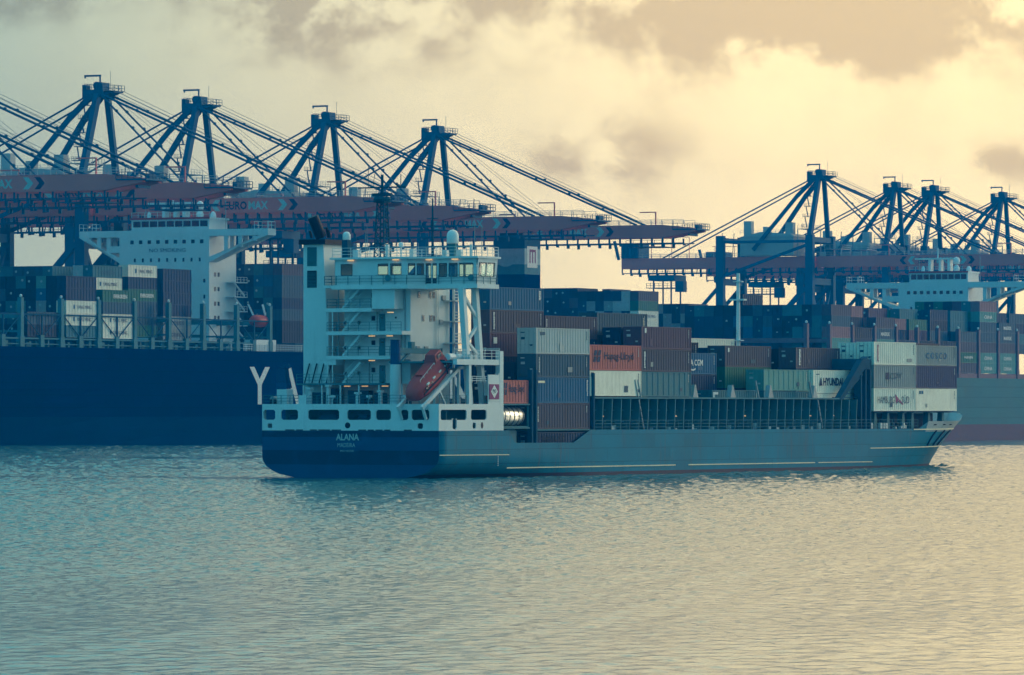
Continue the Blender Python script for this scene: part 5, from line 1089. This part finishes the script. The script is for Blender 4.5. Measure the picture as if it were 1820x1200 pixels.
tip = MB().box(-4.4, 4.4, -76.0, -69.0, 54.0, 54.3); tip.rail([P(69, -4.4, 54.3), P(76.0, -4.4, 54.3), P(76.0, 4.4, 54.3), P(69, 4.4, 54.3)], 1.4, 1.4, 2, 0.07); tip.box(-1.5, 1.5, -75.2, -74.2, 54.4, 55.4); tip.box(-4.4, 4.4, -66, -56, 49.6, 49.8); tip.rail([P(56, -4.4, 49.8), P(66, -4.4, 49.8)], 1.6, 2.0, 2, 0.07); tip.build('boom_tip_platform', CRANEBLUE, crane)
uw = MB().box(-5.2, -4.6, 2, 62, 50.2, 50.4); uw.rail([P(-62, -5.2, 50.4), P(-2, -5.2, 50.4)], 1.3, 2.6, 2, 0.06)
for i in range(12): uw.bar(P(-60 + i * 5, -4.9, 50.2), P(-60 + i * 5, -4.0, 52.0), 0.2)
uw.build('under_walkway', CRANEBLUE, crane)
def trolley(root, u):
    t = MB().box(-5.0, 5.0, -u - 4.5, -u + 4.5, 48.2, 50.0); t.box(-4.6, -1.6, -u - 7.4, -u - 4.6, 44.6, 48.0)
    for v in (-4, 4): t.bar(P(u - 3, v, 48.2), P(u - 3, v, 40.0), 0.4); t.bar(P(u + 3, v, 48.2), P(u + 3, v, 40.0), 0.4)
    t.rail([P(u - 5, -5.2, 46.0), P(u + 5, -5.2, 46.0)], 1.4, 1.4, 2, 0.07); t.box(-5.3, 5.3, -u - 5, -u + 5, 45.8, 46.0)
    o = t.build('trolley', CRANEBLUE, root)
    s = MB()
    for v in (-3.4, 3.4):
        for du in (-1.2, 1.2): s.bar(P(u + du, v, 40.0), P(u + du, v, 33.4), 0.3)
    for z in (38.0, 35.6): s.bar(P(u - 1.2, -3.4, z), P(u + 1.2, -3.4, z), 0.2); s.bar(P(u - 1.2, 3.4, z), P(u + 1.2, 3.4, z), 0.2)
    s.box(-6.1, 6.1, -u - 1.3, -u + 1.3, 32.4, 33.6); s.box(-2, 2, -u - 3.5, -u + 3.5, 33.6, 34.4); s.build('spreader', CRANERED, o)
    return o
for ch_ in crane.children_recursive:
    for v_ in ch_.data.vertices:
        if v_.co.z > 63.5: v_.co.z = 63.5 + (v_.co.z - 63.5) * 0.93
CR = [(-142.1, 1089.4, -20, 'crane wholly cut off by the picture edge but for its boom end'), (-126.4, 1128.2, -12, 'crane whose boom enters at the upper edge of the frame, mast unseen'),
      (-94.8, 1200.0, -46, 'tallest blue gantry crane standing over the bow of the navy ship'), (-75.3, 1254.0, 20, 'blue gantry crane with its mast above the navy ship\'s bridge'),
      (-46.7, 1320.5, -44, 'blue gantry crane rising behind the white stern house of the small ship'), (-19.8, 1383.3, -44, 'blue gantry crane whose red boom ends alone against the open sky'),
      (97.1, 1636.6, -52, 'gantry crane with grey machinery house showing, first beyond the gap'), (127.4, 1725.7, -46, 'second gantry crane beyond the gap, close beside its neighbour'),
      (142.2, 1751.8, -40, 'third gantry crane beyond the gap, above the low white bridge'), (170.5, 1806.2, -44, 'farthest gantry crane, smallest against the bright sky')]
Minv = FQ.M.inverted(); trees = []
for i, (x, y, tu, lab) in enumerate(CR):
    t_ = (Minv @ Vector((x, y, 0))).x; bq = (Minv @ Vector((x, y, 0))).y
    c = crane if i == 0 else copy_tree(crane); c.matrix_world = FQ.at(t_, bq, 0)
    trees.append((c, tu)); tag(c, lab, 'crane', 'ship-to-shore gantry cranes on the quay')
for c, tu in trees: trolley(c, tu)

# ------------------------------------------------------------------ haze volume added to lift the dark tones towards blue
hz = MB().box(-1520, 1520, -220, 2020, -2.2, 96.0)
hm_ = bpy.data.materials.new('added haze'); hm_.use_nodes = True; t = hm_.node_tree; t.nodes.clear()
pv = N(t, 'ShaderNodeVolumePrincipled'); pv.inputs['Color'].default_value = (0.0, 0.37, 1.0, 1); pv.inputs['Density'].default_value = 0.0002; pv.inputs['Anisotropy'].default_value = 0.0
oo = N(t, 'ShaderNodeOutputMaterial'); lk(t, pv.outputs[0], oo.inputs['Volume'])
tag(hz.build('haze', hm_), 'thin blue added haze', kind='stuff')
print('containers', NCONT[0], 'objects', len(bpy.data.objects))
